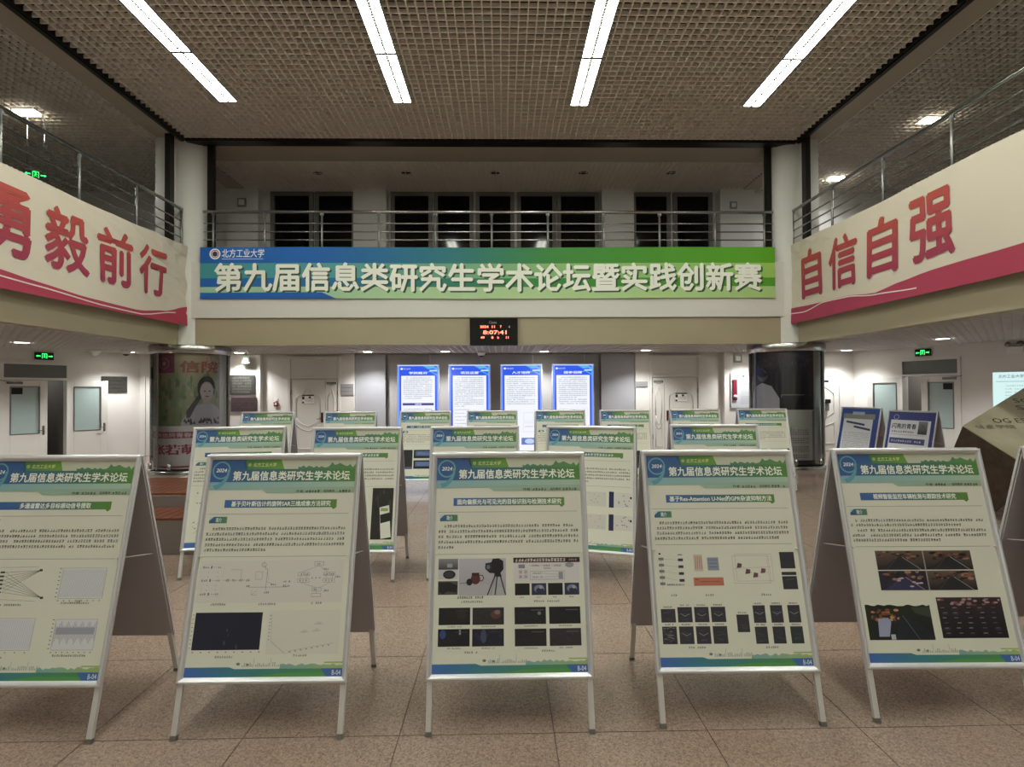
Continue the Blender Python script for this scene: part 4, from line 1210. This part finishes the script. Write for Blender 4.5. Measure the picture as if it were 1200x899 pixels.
# =================================================================== BANNERS
def banner_centre():
    X0, X1, Z0, Z1 = -6.14, 5.67, 3.52, 4.575
    p = Print(X1 - X0, Z1 - Z0, .0006, .05)
    A = gradr(0, 1, ['#1460B4', '#1A62B0', '#2A7486', '#3E8840', '#4A9424', '#5CA818'])
    B = gradr(0, 1, ['#3E9298', '#4E9AA0', '#6AA58A', '#8EBB7A', '#92C070', '#9CC85E'])
    C = gradr(0, 1, ['#1660B2', '#206CA4', '#2F7C70', '#3C8A3E', '#468F24', '#50981C'])
    D = gradr(0, 1, ['#9CC8A8', '#A6CCA4', '#AFCF9E', '#B2D098', '#AED08C', '#AACC80'])
    p.rect(0, 0, 1, .31, A, 0); p.rect(0, .31, 1, .6, B, 0); p.rect(0, .6, 1, .77, C, 0); p.rect(0, .77, 1, 1, D, 0)
    p.rect(0, .88, .208, 1, '#175FB2', 2); p.poly([(.208, .88), (.208, 1), (.233, 1)], '#175FB2', 2)
    L = 1 / (X1 - X0)
    p.ell(.0255, .13, .11 * L, .11 / (Z1 - Z0), '#F2F4F6', 1, 28); p.ell(.0255, .13, .085 * L, .085 / (Z1 - Z0), '#7C2A2E', 2, 24)
    p.ring(.0255, .13, .07, .015, '#E8E8EC', 3); p.poly([(.0255 - .05 * L, .17), (.0255 + .05 * L, .17), (.0255, .07)], '#1A2A60', 4)
    p.text('北方工业大学', .037, .035, .109, .2, '#F2F6FA', 2, .01, .001); p.rect(.037, .225, .108, .235, '#CFE0F0', 2)
    p.text('第九届信息类研究生学术论坛暨实践创新赛', .0285, .345, .9785, .92 - .04, '#35503E', 2, .028, 0, 1)
    p.text('第九届信息类研究生学术论坛暨实践创新赛', .0255, .315, .9755, .85, '#EEF0E4', 3, .028, 0, 1)
    def fn(u, v, l):
        x = X0 + u * (X1 - X0); z = Z1 - v * (Z1 - Z0)
        return (x, 10.665 - l * .0008 + .006 * math.sin(u * 23) * (v * .8 + .2), z + .008 * math.sin(u * 9))
    o = p.build('hanging_banner', M['cloth'], None, fn=fn)
    tag(o, 'long blue to green forum banner with white title hung along the balcony', 'banner')
banner_centre()
def band_curve(pts, n=40):
    out = []
    for i in range(n + 1):
        y = pts[0][0] + (pts[-1][0] - pts[0][0]) * i / n
        for k in range(len(pts) - 1):
            a, b = pts[k], pts[k + 1]
            if min(a[0], b[0]) - 1e-6 <= y <= max(a[0], b[0]) + 1e-6:
                t = (y - a[0]) / (b[0] - a[0]); t = t * t * (3 - 2 * t) * .6 + t * .4
                out.append((y, a[1] + (b[1] - a[1]) * t)); break
    return out
def side_banner(x, side, ys, zs, chars, curve, line, label, wr):
    """u runs along the reading direction; ys=(y at u=0, y at u=1)"""
    ya, yb = ys; z1, z0 = zs
    L = abs(yb - ya); H = z1 - z0
    p = Print(L, H, .0006, .02)
    U = lambda y: (y - ya) / (yb - ya)
    V = lambda z: (z1 - z) / H
    nv = 14
    for k in range(nv):
        p.rect(0, k / nv, 1, (k + 1) / nv, lambda u, v: rgb('#D2C9B8'), 0)
    cu = band_curve(curve, 48)
    top = [(U(y), V(z)) for y, z in cu]; bot = [(q[0], 1.0) for q in top]
    rev = top[0][0] > top[-1][0]
    if rev: top.reverse(); bot.reverse()
    p.band(top, bot, lambda u, v: mixc(rgb('#A83C58'), rgb('#AC3A50'), u), 1)
    cl = band_curve(line, 40)
    t2 = [(U(y), V(z)) for y, z in cl]
    if rev: t2.reverse()
    p.band(t2, [(q[0], q[1] + .012) for q in t2], '#E9D6D2', 2)
    for ch, y0, y1, zt, zb in chars:
        a, b = sorted((U(y0), U(y1)))
        def col(u, v, vt=V(zt), vb=V(zb)):
            t = (v - vt) / (vb - vt); return mixc(rgb('#B04A40'), rgb('#98344F'), max(0, min(1, t)))
        p.text(ch, a, V(zt), b, V(zb), col, 2, .025)
    def fn(u, v, l):
        y = ya + u * (yb - ya); z = z1 - v * H
        w = .012 * math.sin(y * 2.1 + v * 3) + .006 * math.sin(y * 5.3 - v * 4)
        yy = 10.7 - y
        w += wr * math.exp(-yy * .9) * (1 - v) * (.05 * math.sin(yy * 7 + v * 16) + .03 * math.sin(yy * 13 - v * 22))
        return (x - side * (w + l * .005), y, z + .01 * math.sin(y * 1.3) * (1 - v))
    o = p.build('hanging_banner', M['cloth'], None, fn=fn)
    tag(o, label, 'banner', 'cream banners on the side galleries')
zc, zb_ = 4.31, 3.43
side_banner(-6.40, -1, (0.6, 10.66), (4.58, 2.98), [('勇', 6.42, 7.16, zc, zb_), ('毅', 7.40, 8.14, zc, zb_), ('前', 8.34, 9.07, zc, zb_), ('行', 9.27, 10.0, zc - .02, zb_)],
            [(0.6, 3.6), (3.0, 3.5), (5.0, 3.32), (6.6, 3.23), (7.3, 3.17), (8.1, 3.10), (9.25, 3.08), (10.0, 3.18), (10.66, 3.36)], [(0.6, 3.5), (5.0, 3.26), (7.3, 3.12), (8.4, 3.04), (9.3, 3.03), (10.3, 3.2)],
            'cream banner at left with red characters and crimson wave', .8)
side_banner(6.0, 1, (10.74, 0.6), (4.6, 2.98), [('自', 10.24, 9.63, zc + .02, zb_), ('信', 9.37, 8.64, zc + .02, zb_), ('自', 8.38, 7.76, zc + .03, zb_ + .02), ('强', 7.50, 6.76, zc + .04, zb_ + .02)],
            [(10.74, 3.30), (9.95, 3.27), (8.93, 3.25), (8.2, 3.17), (7.73, 3.24), (7.2, 3.29), (6.45, 3.30), (5.96, 3.30), (3.0, 3.4), (0.6, 3.6)], [(10.74, 3.2), (10.2, 3.17), (9.6, 3.26), (8.9, 3.24), (8.2, 3.15), (7.4, 3.1)],
            'cream banner at right with red characters and crimson wave', .3)

# =================================================================== CLOCK
t = thing('digital_clock', 'black digital wall clock with red date and time below the banner', 'clock', (-.17, 10.66, 2.55))
mb = MB(); mb.box(-.49, -.03, 0, .49, .06, .56); mb.build('case', M['black'], t, .008)
def led_text(s, x0, x1, z0, z1, m=M['led'], name='digits'):
    vs, fs = glyphs(s, .012)
    xs = [q[0] for q in vs]; ys = [q[1] for q in vs]
    mb = MB(); mb.add([(x0 + (x1 - x0) * (x - min(xs)) / (max(xs) - min(xs)), -.033, z0 + (z1 - z0) * (y - min(ys)) / (max(ys) - min(ys))) for x, y in vs], fs)
    mb.build(name, m, t)
led_text('2024', -.28, -.11, .36, .41); led_text('11', -.04, .02, .36, .41); led_text('7', .13, .155, .36, .41); led_text('4', .3, .33, .36, .41, M['white'])
led_text('8:07:41', -.22, .26, .23, .31)
led_text('49', -.27, -.19, .14, .19); led_text('8', -.05, -.01, .14, .19); led_text('6', .07, .1, .14, .19); led_text('11', .25, .3, .14, .19)
led_text('Casta', -.1, .06, .45, .5, M['steeldull'], 'maker_mark')

# =================================================================== LIT BOARDS
def lit_board(x, w, title, label, k):
    rnd = random.Random(70 + k)
    ztop_ = 2.29; H = 2.22
    t = thing('lit_board', label, 'light box', (x + w / 2, YB - .08, ztop_), 0, 'blue lit boards on the back wall')
    mb = MB(); mb.box(-w / 2 - .02, -.02, -H - .02, w / 2 + .02, .05, .02); mb.build('case', M['alu'], t)
    p = Print(w, H, .001)
    p.rect(0, 0, 1, 1, lambda u, v: mixc(rgb('#2A5CF0'), rgb('#1B3FCC'), min(1, v * 3)), 0)
    p.rect(0, 0, .045, 1, '#78A0FF', 1); p.rect(.955, 0, 1, 1, '#78A0FF', 1)
    p.rect(0, 0, 1, .012, '#C8D8FF', 2)
    p.band([(.62, .012), (.75, .012), (.87, .012), (1, .05)], [(.62, .014), (.75, .05), (.87, .04), (1, .07)], '#5AB8E8', 2)
    p.band([(.6, .1), (.8, .07), (1, .12)], [(.6, .105), (.8, .08), (1, .135)], '#58B4F0', 2)
    p.rect(.78, .058, .96, .075, '#BFE8F4', 3)
    p.ell(.1, .045, .03, .012, '#F2F6FF', 3); p.text('北方工业大学', .14, .037, .31, .054, '#E8F0FF', 3, .01, .003, 1)
    p.text(title, .28, .078, .72, .108, '#E6EEFF', 3, .03, 0, 1)
    p.rect(.09, .125, .91, 1, '#F4F8FF', 2)
    for i in range(14 if k != 0 else 11):
        p.marks(.2 if i == 0 else .14, .15 + i * .0235, .85 if i != 10 else .6, .011, .032, '#6E7890', 3, rnd)
    if k == 0: p.rect(.12, .44, .88, .468, '#3A3A86', 3); p.text('主要内容', .42, .444, .58, .464, '#F2F2FF', 4, .02, 0, 1); p.marks(.14, .51, .85, .01, .03, '#6E7890', 3, rnd); p.ell(.83, .53, .02, .012, '#9AB0D8', 3); p.marks(.14, .53, .6, .008, .06, '#6E7890', 3, rnd)
    if k == 1:
        for i in range(9): p.marks(.14, .48 + i * .04, .4 + .1 * (i % 2), .01, .03, '#7A70A0', 3, rnd)
    if k == 2: p.box(.55, .56, .8, .66, .004, '#A8A088', 3); p.box(.55, .68, .85, .78, .004, '#A8A088', 3); p.marks(.58, .72, .8, .01, .03, '#8A8A80', 4, rnd); p.rect(.5, .85, .9, .93, '#5A7AC8', 3); p.ell(.7, .89, .12, .03, '#C8D4F0', 4)
    if k == 3:
        for i in range(3): p.ell(.26 + i * .25, .54, .03, .016, '#8A4A50', 3); p.box(.17 + i * .25, .51, .36 + i * .25, .6, .003, '#B8B0C0', 3)
    p.build('lit_print', M['lit'], t, (-w / 2, -.021, 0))
    mb = MB()
    for s in (w / 2 - .22,): mb.tube([(s, .0, .02), (s, .0, ZL - ztop_ + .01)], .008, 6)
    mb.build('hanging_cable', M['white'], t)
for k, (x, ti, lb) in enumerate(((-2.69, '学院概况', 'glowing blue lit board at far left of the four'), (-1.37, '项目运营', 'glowing blue lit board second from left of the four'), (-.04, '人才培养', 'glowing blue lit board third from left, small diagrams at its foot'), (1.30, '国参保障', 'glowing blue lit board at far right of the four'))):
    lit_board(x, 1.05, ti, lb + ' on the back wall', k)

# lit screen on the right wall
t = wall_root('lit_board', PR, rzR, 3.1, .66); tag(t, 'pale cyan lit notice board on the right wall cut by the frame', 'light box')
mb = MB(); mb.box(0, -.06, 0, 1.9, 0, 1.3); mb.build('case', M['alu'], t)
p = Print(1.9, 1.3, .001); rnd = random.Random(5)
p.rect(.01, .01, .99, .99, '#D8F6F4', 0); p.text('北方工业大学', .06, .05, .28, .1, '#3A5A64', 1, .01, .003, 1); p.rect(.04, .15, .96, .16, '#8AB8B8', 1)
for i in range(14): p.marks(.12, .22 + i * .05, .88, .016, .02, '#8AA8AC', 1, rnd)
p.build('lit_print', M['lit'], t, (0, -.061, 1.3))

# =================================================================== GLASS DISPLAY CYLINDERS
def cylinder(c, label, draw, z0=.11, Rg=.72, Rp=.655, z1=2.36):
    t = thing('display_cylinder', label, 'display case', (c[0], c[1], 0))
    mb = MB(); mb.lathe([(Rg + .01, 2.40), (Rg + .03, 2.41), (Rg + .03, 2.55), (Rg + .01, 2.57), (.42, 2.57)], 64); mb.build('top_ring', M['steel'], t)
    mb = MB(); mb.lathe([(.42, .07), (Rg + .02, .07), (Rg + .03, .06), (Rg + .03, 0)], 64); mb.build('base_ring', M['steel'], t)
    mb = MB(); mb.lathe([(Rg, .1), (Rg, 2.42)], 72); mb.build('glass_tube', M['clear'], t)
    mb = MB(); mb.lathe([(Rp - .01, .12), (Rp - .01, 2.40)], 64); mb.build('drum', M['board'], t)
    ang0 = math.atan2(-c[1], -c[0])       # towards the hall's viewers
    p = draw(R(130) * Rp)
    def fn(u, v, l):
        a = ang0 + R(-80 + 130 * u)
        r = Rp + l * .004
        return (r * math.cos(a), r * math.sin(a), 2.40 - v * (2.40 - z0))
    p.build('curved_poster', M['print'], t, fn=fn)
    mb = MB()
    for k in range(8):
        a = ang0 + k * PI / 4 + .25
        mb.tube([(Rg * math.cos(a), Rg * math.sin(a), .1), ((Rg + .0) * math.cos(a), (Rg) * math.sin(a), .22)], .035, 10)
    mb.build('glass_clamp', M['steel'], t)
    mb = MB()
    for k in range(3):
        a = ang0 + 1.2 + k * 2 * PI / 3; mb = MB()
        mb.bar(((Rg + .008) * math.cos(a), (Rg + .008) * math.sin(a), .1), ((Rg + .008) * math.cos(a), (Rg + .008) * math.sin(a), 2.42), .03, .02, (math.cos(a), math.sin(a), 0)); mb.build('joint_strip', M['steeldull'], t)
    return t
def draw_left(L):
    p = Print(L, 2.29, .001, .03); rnd = random.Random(81)
    p.rect(0, 0, 1, .63, lambda u, v: mixc(rgb('#B5A483'), rgb('#8A9670'), min(1, v * 1.8)), 0)
    for _ in range(110):
        u = rnd.uniform(.03, .95); v = rnd.uniform(.18, .58)
        p.ell(u, v, rnd.uniform(.01, .04), rnd.uniform(.015, .05), rnd.choice(['#7F9068', '#929E7A', '#6C7C58', '#A2AE8C', '#A89C7E']), 1, 10)
    p.rect(.08, 0, .42, .17, '#8C4460', 1)
    p.ell(.28, .09, .12, .085, '#9A3A5C', 2, 24); p.ring(.28, .09, .11, .012, '#C890A8', 3); p.ell(.28, .09, .025, .018, '#C890A8', 3)
    p.text('信院', .49, .065, .95, .165, '#9A4436', 3, .03)
    for _ in range(60): p.ell(rnd.uniform(.78, .99), rnd.uniform(.02, .16), .009, .006, rnd.choice(['#CDB6A8', '#8C5A50', '#B8AAA0', '#A06A70']), 3, 8)
    # portrait of a person with short dark hair and a pale shirt, hand at the chin
    p.ell(.80, .30, .115, .105, '#3E3438', 3, 24); p.ell(.80, .335, .085, .09, '#C4B0B4', 4, 24)
    p.band([(.5, .6), (.58, .5), (.66, .455), (.82, .43), (.93, .46), (1, .52)], [(.5, .63), (.58, .63), (.66, .63), (.82, .63), (.93, .63), (1, .63)], '#BCB4C4', 4)
    p.rect(.75, .39, .85, .45, '#BCA8A8', 4); p.poly([(.56, .5), (.62, .44), (.7, .36), (.73, .39), (.66, .47), (.6, .56), (.56, .56)][::-1], '#4A4248', 5)
    p.ell(.77, .33, .014, .006, '#3A3236', 6, 10); p.ell(.83, .33, .014, .006, '#3A3236', 6, 10); p.ell(.8, .375, .028, .006, '#8C5A5C', 6, 10); p.ell(.8, .35, .01, .012, '#B09A9C', 5, 10)
    for _ in range(34): u = rnd.uniform(.54, .97); v = rnd.uniform(.55, .6); p.poly([(u, v), (u - .014, v + .03), (u + .014, v + .03)][::-1], '#3A343C', 5)
    p.rect(0, .63, 1, 1, '#EAE0E4', 2)
    p.rect(0, .68, 1, .735, '#B04466', 3); p.text('最美信院青春榜样', .08, .688, .8, .727, '#EAD6DC', 4, .02, 0, 1)
    p.text('张若萌', .12, .79, .68, .875, '#B03C5C', 3, .03)
    p.rect(.06, .975, 1, .99, '#9A3850', 3)
    return p
def draw_right(L):
    p = Print(L, 2.29, .001, .03); rnd = random.Random(82)
    p.rect(0, 0, 1, .52, lambda u, v: mixc(rgb('#3A3446'), rgb('#1E1B26'), min(1, v * 3)), 0)
    for _ in range(90): u = rnd.uniform(.1, .95); v = rnd.uniform(.05, .13); p.line(u, v, u + rnd.uniform(-.02, .02), v + rnd.uniform(.01, .04), .005, '#77718A', 1)
    for k in range(8): p.rect(.42 + k * .07, .18, .45 + k * .07, .4, rnd.choice(['#2C2834', '#3A343E', '#46404A']), 1)
    p.ell(.3, .21, .09, .06, '#77687A', 2, 20); p.ell(.3, .185, .1, .045, '#2E2834', 3, 20)
    p.band([(.06, .45), (.14, .32), (.3, .28), (.44, .31), (.54, .42)], [(.06, .6), (.14, .6), (.3, .6), (.44, .6), (.54, .6)], '#CFCAD8', 3)
    p.poly([(.5, .41), (.5, .64), (1, .53), (1, .39)], lambda u, v: mixc(rgb('#4E6E42'), rgb('#6C8250'), u), 2)
    p.rect(.56, .385, .84, .392, '#9AAA88', 3); p.rect(.56, .392, .57, .41, '#9AAA88', 3)
    p.poly([(0, .6), (0, 1), (1, 1), (1, .52), (.5, .63)], '#8A8CA0', 3); p.line(.5, .635, 1, .52, .025, '#C4C2B4', 4)
    for k in range(15): p.marks(.42, .68 + k * .0185, .9 if k % 4 else .7, .009, .03, '#4A4C60', 4, rnd)
    p.rect(0, .965, 1, 1, '#241E44', 4)
    return p
cylinder(CL, 'glass cylinder round the left column with a smiling portrait poster', draw_left)
cylinder(CR, 'glass cylinder round the right column with a dark football field poster', draw_right)

# =================================================================== WALL ITEMS
def plaque(x0, x1, z0, z1, m, label, lines=5, col='#C4C0B8', y=YB, cat='wall plaque'):
    t = thing('wall_plaque', label, cat, ((x0 + x1) / 2, y, (z0 + z1) / 2))
    w, h = x1 - x0, z1 - z0
    mb = MB(); mb.box(-w / 2, -.03, -h / 2, w / 2, 0, h / 2); mb.build('plate', m, t, .004)
    p = Print(w, h, .0006); rnd = random.Random(int(x0 * 100) % 97)
    p.rect(.0, .0, .001, .001, col, 0)
    for k in range(lines): p.marks(.1, (k + 1) / (lines + 1), .9, .09, .07, col, 1, rnd)
    p.build('lettering', M['print'], t, (-w / 2, -.0305, h / 2))
    return t
M['plqdark'] = mat('dark_engraved_plate', '#5C5D58', .3, .6, noise=(20, '#4A4B47', .6))
M['plqbrown'] = mat('bronze_plate', '#75656A', .3, .6, noise=(14, '#5E5056', .6))
plaque(-6.93, -6.29, 1.55, 2.05, M['plqdark'], 'dark engraved wall plaque, upper of two right of the left cylinder', 6, '#7A7B76', YB - .14)
plaque(-6.90, -6.25, 1.12, 1.48, M['plqbrown'], 'mauve-bronze wall plaque, lower of two right of the left cylinder', 4, '#574A50', YB - .14)
M['plqgrey'] = mat('grey_plate', '#A9A9AC', .35, .3)
plaque(-4.15, -3.83, 1.53, 1.81, M['plqgrey'], 'small grey room plate right of the left carved door', 2, '#5A5A5E', YB - .05)
plaque(3.47, 3.77, 1.70, 1.84, M['plqgrey'], 'small grey room plate left of the right carved door', 1, '#5A5A5E', YB - .05)
# notice case with a red device
t = thing('notice_case', 'pale notice board with a red and black handset left of the right cylinder', 'notice board', (6.15, YB - .14, 1.14))
mb = MB(); mb.box(-.25, -.04, 0, .26, 0, .89); mb.build('case', M['greypanel'], t, .005)
p = Print(.5, .88, .0008); rnd = random.Random(9)
p.rect(0, 0, 1, 1, '#C5CBD2', 0); p.text('办公室', .3, .04, .72, .11, '#22262C', 1, .02)
for k in range(15): p.marks(.52, .17 + k * .05, .95, .016, .05, '#77808C', 1, rnd)
p.build('notice_print', M['print'], t, (-.25, -.041, .885))
M['red'] = mat('dull_red_plastic', '#7E2438', .4)
mb = MB(); mb.box(-.21, -.08, .2, -.1, -.041, .74); mb.build('handset', M['red'], t, .012)
mb = MB(); mb.lathe([(.045, 0), (.045, .02), (.0005, .03)], 16); o = mb.build('button', M['white'], t); o.location = (-.155, -.08, .3); o.rotation_euler = (R(90), 0, 0)
# fire alarm
t = thing('fire_alarm', 'small red fire alarm call point left of the left carved door', 'fire alarm', (-5.82, YB, 1.3))
mb = MB(); mb.box(-.055, -.04, -.055, .055, 0, .055); mb.build('case', M['red'], t, .006)
mb = MB(); mb.box(-.03, -.045, -.02, .03, -.04, .03); mb.build('press_plate', M['white'], t)
mb = MB(); mb.box(-.035, -.015, .08, .035, 0, .15); mb.build('label_sheet', M['white'], t)
# dark plaque on the left wall, partly behind the opened leaf
t = wall_root('wall_plaque', PL, rzL, .58, 1.82); tag(t, 'dark plaque behind the opened door leaf on the left wall', 'wall plaque')
mb = MB(); mb.box(-.28, 0, -.2, .28, .03, .2); mb.build('plate', M['plqdark'], t, .004)
p = Print(.5, .36, .0006)
for k in range(3): p.marks(.15, .25 + k * .25, .85, .1, .07, '#2C2A2C', 1, random.Random(3 + k))
p.build('lettering', M['print'], t, (-.25, 0, .18), fn=lambda u, v, l: (.25 - u * .5, .031 + l * .0006, .18 - v * .36))
# card reader with a black hood
t = wall_root('card_reader', (8.43, YB - .05), 0, 0, 1.15); tag(t, 'black and grey card reader box by the right corner door', 'card reader')
mb = MB(); mb.box(-.1, -.09, .1, .1, 0, .2); mb.build('hood', M['black'], t)
mb = MB(); mb.box(-.08, -.06, -.1, .08, 0, .1); mb.build('case', M['steeldull'], t)

def exit_sign(loc, rz, label, rods, w=.34, h=.16):
    t = thing('exit_sign', label, 'exit sign', loc, rz)
    mb = MB(); mb.box(-w / 2, -.015, -h / 2, w / 2, .015, h / 2); mb.build('case', M['dark'], t, .004)
    mb = MB(); y = -.017
    # running figure in a doorway between two arrows
    mb.box(-.045, y, -h * .34, -.038, y + .002, h * .34); mb.box(.038, y, -h * .34, .045, y + .002, h * .34); mb.box(-.045, y, h * .3, .045, y + .002, h * .36)
    mb.lathe([(.012, 0), (.0005, .001)], 10); n = len(mb.v) - 20
    for k in range(n, len(mb.v)): mb.v[k] = (mb.v[k][0], y, mb.v[k][1] + h * .18)
    for a, b in (((0, .012), (-.004, -.012)), ((-.004, -.012), (.018, -.042)), ((-.004, -.012), (-.024, -.036)), ((0, .008), (.022, -.002)), ((0, .008), (-.02, .0))): mb.bar((a[0], y, a[1]), (b[0], y, b[1]), .003, .009, (0, 1, 0))
    for s in (-1, 1):
        mb.box(min(s * .07, s * .13), y, -.008, max(s * .07, s * .13), y + .002, .008)
        mb.add([(s * .15, y, 0), (s * .12, y, .022), (s * .12, y, -.022)], [(0, 1, 2) if s < 0 else (0, 2, 1)])
    mb.build('pictogram', M['exit'], t)
    if rods:
        mb = MB()
        for s in (-1, 1): mb.tube([(s * w * .35, 0, h / 2), (s * w * .35, 0, h / 2 + rods)], .006, 6)
        mb.build('hanging_rod', M['steeldull'], t)
    return t
def wl(P, rz, s, off, z):
    d = Vector((math.cos(rz), math.sin(rz))); n = Vector((-d.y, d.x))
    return (P[0] + d.x * s + n.x * off, P[1] + d.y * s + n.y * off, z)
exit_sign(wl(PL, rzL, 1.98, .03, 2.44), rzL + PI, 'green exit sign above the left double door', 0)
exit_sign(wl(PR, rzR, 1.75, -.03, 2.45), rzR, 'green exit sign above the right double door', 0)
exit_sign((-8.6, 9.72, 5.66), R(35), 'green exit sign hanging in the upper left gallery', 1.0)
M['greenish'] = mat('greenish_case', '#5E6C62', .4)
t = thing('hanging_sign', 'small square hanging sign in front of the plaques right of the left cylinder', 'hanging sign', (-6.45, 13.2, 2.43))
mb = MB(); mb.box(-.1, -.02, -.1, .1, .02, .1); mb.build('case', M['greenish'], t, .006)
mb = MB(); mb.box(-.055, -.024, -.055, .055, -.02, .055); mb.build('face', M['white'], t)
mb = MB(); mb.tube([(0, 0, .1), (0, 0, .16)], .008, 6); mb.build('rod', M['steeldull'], t)
t = thing('wall_speaker', 'small square dark-rimmed wall speaker above the pale notice board', 'speaker', (6.1, YB - .14, 2.42))
mb = MB(); mb.box(-.1, -.04, -.1, .1, 0, .1); mb.build('case', M['steeldull'], t, .01)
mb = MB(); mb.box(-.06, -.045, -.06, .06, -.04, .06); mb.build('grille', M['white'], t)
t = thing('wall_speaker', 'small square speaker box on the right pillar of the upper gallery', 'speaker', (5.95, YB - .3, 6.35))
mb = MB(); mb.box(-.09, -.04, -.09, .09, 0, .09); mb.build('case', M['steeldull'], t, .01)
mb = MB(); mb.box(-.055, -.045, -.055, .055, -.04, .055); mb.build('grille', M['white'], t)
t = thing('wall_speaker', 'small square speaker box on the left pillar of the upper gallery', 'speaker', (-6.55, YB - .3, 6.4))
mb = MB(); mb.box(-.11, -.04, -.11, .11, 0, .11); mb.build('case', M['steeldull'], t, .01)
mb = MB(); mb.box(-.07, -.045, -.07, .07, -.04, .07); mb.build('grille', M['white'], t)
def dome(x, y, label):
    t = thing('dome_camera', label, 'security camera', (x, y, ZL))
    mb = MB(); mb.lathe([(.0005, .005), (.11, .005), (.11, -.02), (.09, -.05), (.065, -.09)], 20); mb.build('housing', M['white'], t)
    mb = MB(); mb.lathe([(.065, -.09), (.055, -.11), (.03, -.125), (.0005, -.13)], 20); mb.build('dome', M['dark'], t)
dome(-.52, 12.9, 'white dome camera under the soffit below the digital clock')
dome(-8.5, 11.9, 'white dome camera left of the left glass cylinder')
t = wall_root('emergency_light', PR, rzR, 3.5, 2.42); tag(t, 'twin-head emergency light high on the right wall', 'emergency light')
mb = MB(); mb.box(-.14, -.07, -.1, .14, 0, .03); mb.build('case', M['white'], t, .008)
for s in (-1, 1):
    mb = MB(); mb.lathe([(.0005, 0), (.05, .01), (.055, .05), (.0005, .055)], 16); o = mb.build('lamp_head', M['steeldull'], t); o.location = (s * .09, -.06, .07); o.rotation_euler = (R(70), 0, s * .4)
t = thing('ceiling_speaker', 'white cone ceiling speaker over the opened left door leaf', 'ceiling speaker', (-9.2, 11.9, ZL))
mb = MB(); mb.lathe([(.0005, .0), (.14, .0), (.12, -.03), (.03, -.12), (.0005, -.125)], 20); mb.build('cone', M['white'], t)

# =================================================================== TIERED WOODEN PLATFORM (left)
t = thing('tiered_platform', 'low two-step platform with brown slatted tops and grey risers at left', 'platform', (-3.9, 6.0, 0))
M['riser'] = mat('grey_riser', '#7E7671', .35)
mb = MB(); mb.box(-1.25, -.68, 0, 1.2, .9, .345); mb.build('lower_step', M['riser'], t, .01)
mb = MB(); mb.box(-1.25, -.16, .345, 1.2, .9, .495); mb.build('upper_step', M['riser'], t, .01)
ms = MB(); ms.box(0, 0, 0, .098, .52, .022); s1 = ms.mesh('slat', M['wood'])
ms = MB(); ms.box(0, 0, 0, .098, 1.04, .022); s2 = ms.mesh('slat', M['wood'])
for k in range(22):
    link('slat', s1, t, (-1.22 + k * .11, -.68, .3455)); link('slat', s2, t, (-1.22 + k * .11, -.15, .4955))

# =================================================================== FACETED METAL MARKER (right)
V1 = Vector((5.84, 6.5, 1.15)); V3 = Vector((5.98, 5.9, .77)); V2 = Vector((7.35, 7.2, 1.62)); V4 = V2 + V3 - V1
Tk = Vector((.08, .4, -.66))
org = Vector((6.7, 6.8, 0))
t = thing('faceted_marker', 'large tilted block with a champagne metal engraved face and dark brown side at right', 'sculpture', org)
A = [V - org for V in (V1, V3, V4, V2)]; B = [a + Tk for a in A]
B[1].z = max(B[1].z, .005)
mb = MB(); mb.add(A + B, [(4, 5, 6, 7)[::-1], (0, 1, 5, 4), (1, 2, 6, 5), (2, 3, 7, 6), (3, 0, 4, 7), (0, 1, 2, 3)]); mb.build('stone_block', M['stone'], t)
nrm = (A[1] - A[0]).cross(A[3] - A[0]).normalized()
if nrm.dot(-A[0] - org + Vector((0, 0, 1.65))) < 0: nrm = -nrm
F = [a + nrm * .004 for a in A]; F2 = [a + nrm * .016 for a in A]
mb = MB(); mb.add(F + F2, [(0, 1, 2, 3), (4, 5, 6, 7), (0, 1, 5, 4), (1, 2, 6, 5), (2, 3, 7, 6), (3, 0, 4, 7)]); mb.build('metal_face', M['gold'], t)
# engraved lettering: horizontal in the face
hx = Vector((1, .25, 0)); hx = (hx - nrm * hx.dot(nrm)).normalized(); hz = nrm.cross(hx); hz = hz if hz.z > 0 else -hz
ex = hx * .972 - hz * .235; ez = hx * .5 + hz * .8
def engrave(s, o, h, w, m):
    vs, fs = glyphs(s, .0); xs = [q[0] for q in vs]; ys = [q[1] for q in vs]
    base = A[0] + nrm * .0185 + hx * o[0] + hz * o[1]
    mb = MB(); mb.add([base + ex * (w * (x - min(xs)) / (max(xs) - min(xs))) + ez * (h * (y - min(ys)) / (max(ys) - min(ys))) for x, y in vs], fs)
    mb.build('lettering', m, t)
engrave('OG ES', (.43, -.05), .11, .42, M['dark']); engrave('信息学院', (.09, -.1), .1, .5, M['steeldull'])
engrave('SC', (1.15, .25), .11, .22, M['dark']); engrave('SE', (1.02, .11), .11, .22, M['dark'])
mb = MB(); mb.box(.15, .55, 0, 1.0, .9, .62); mb.build('support_plinth', M['stone'], t)

bpy.data.objects.remove(_to, do_unlink=True)
bpy.data.curves.remove(_tc)
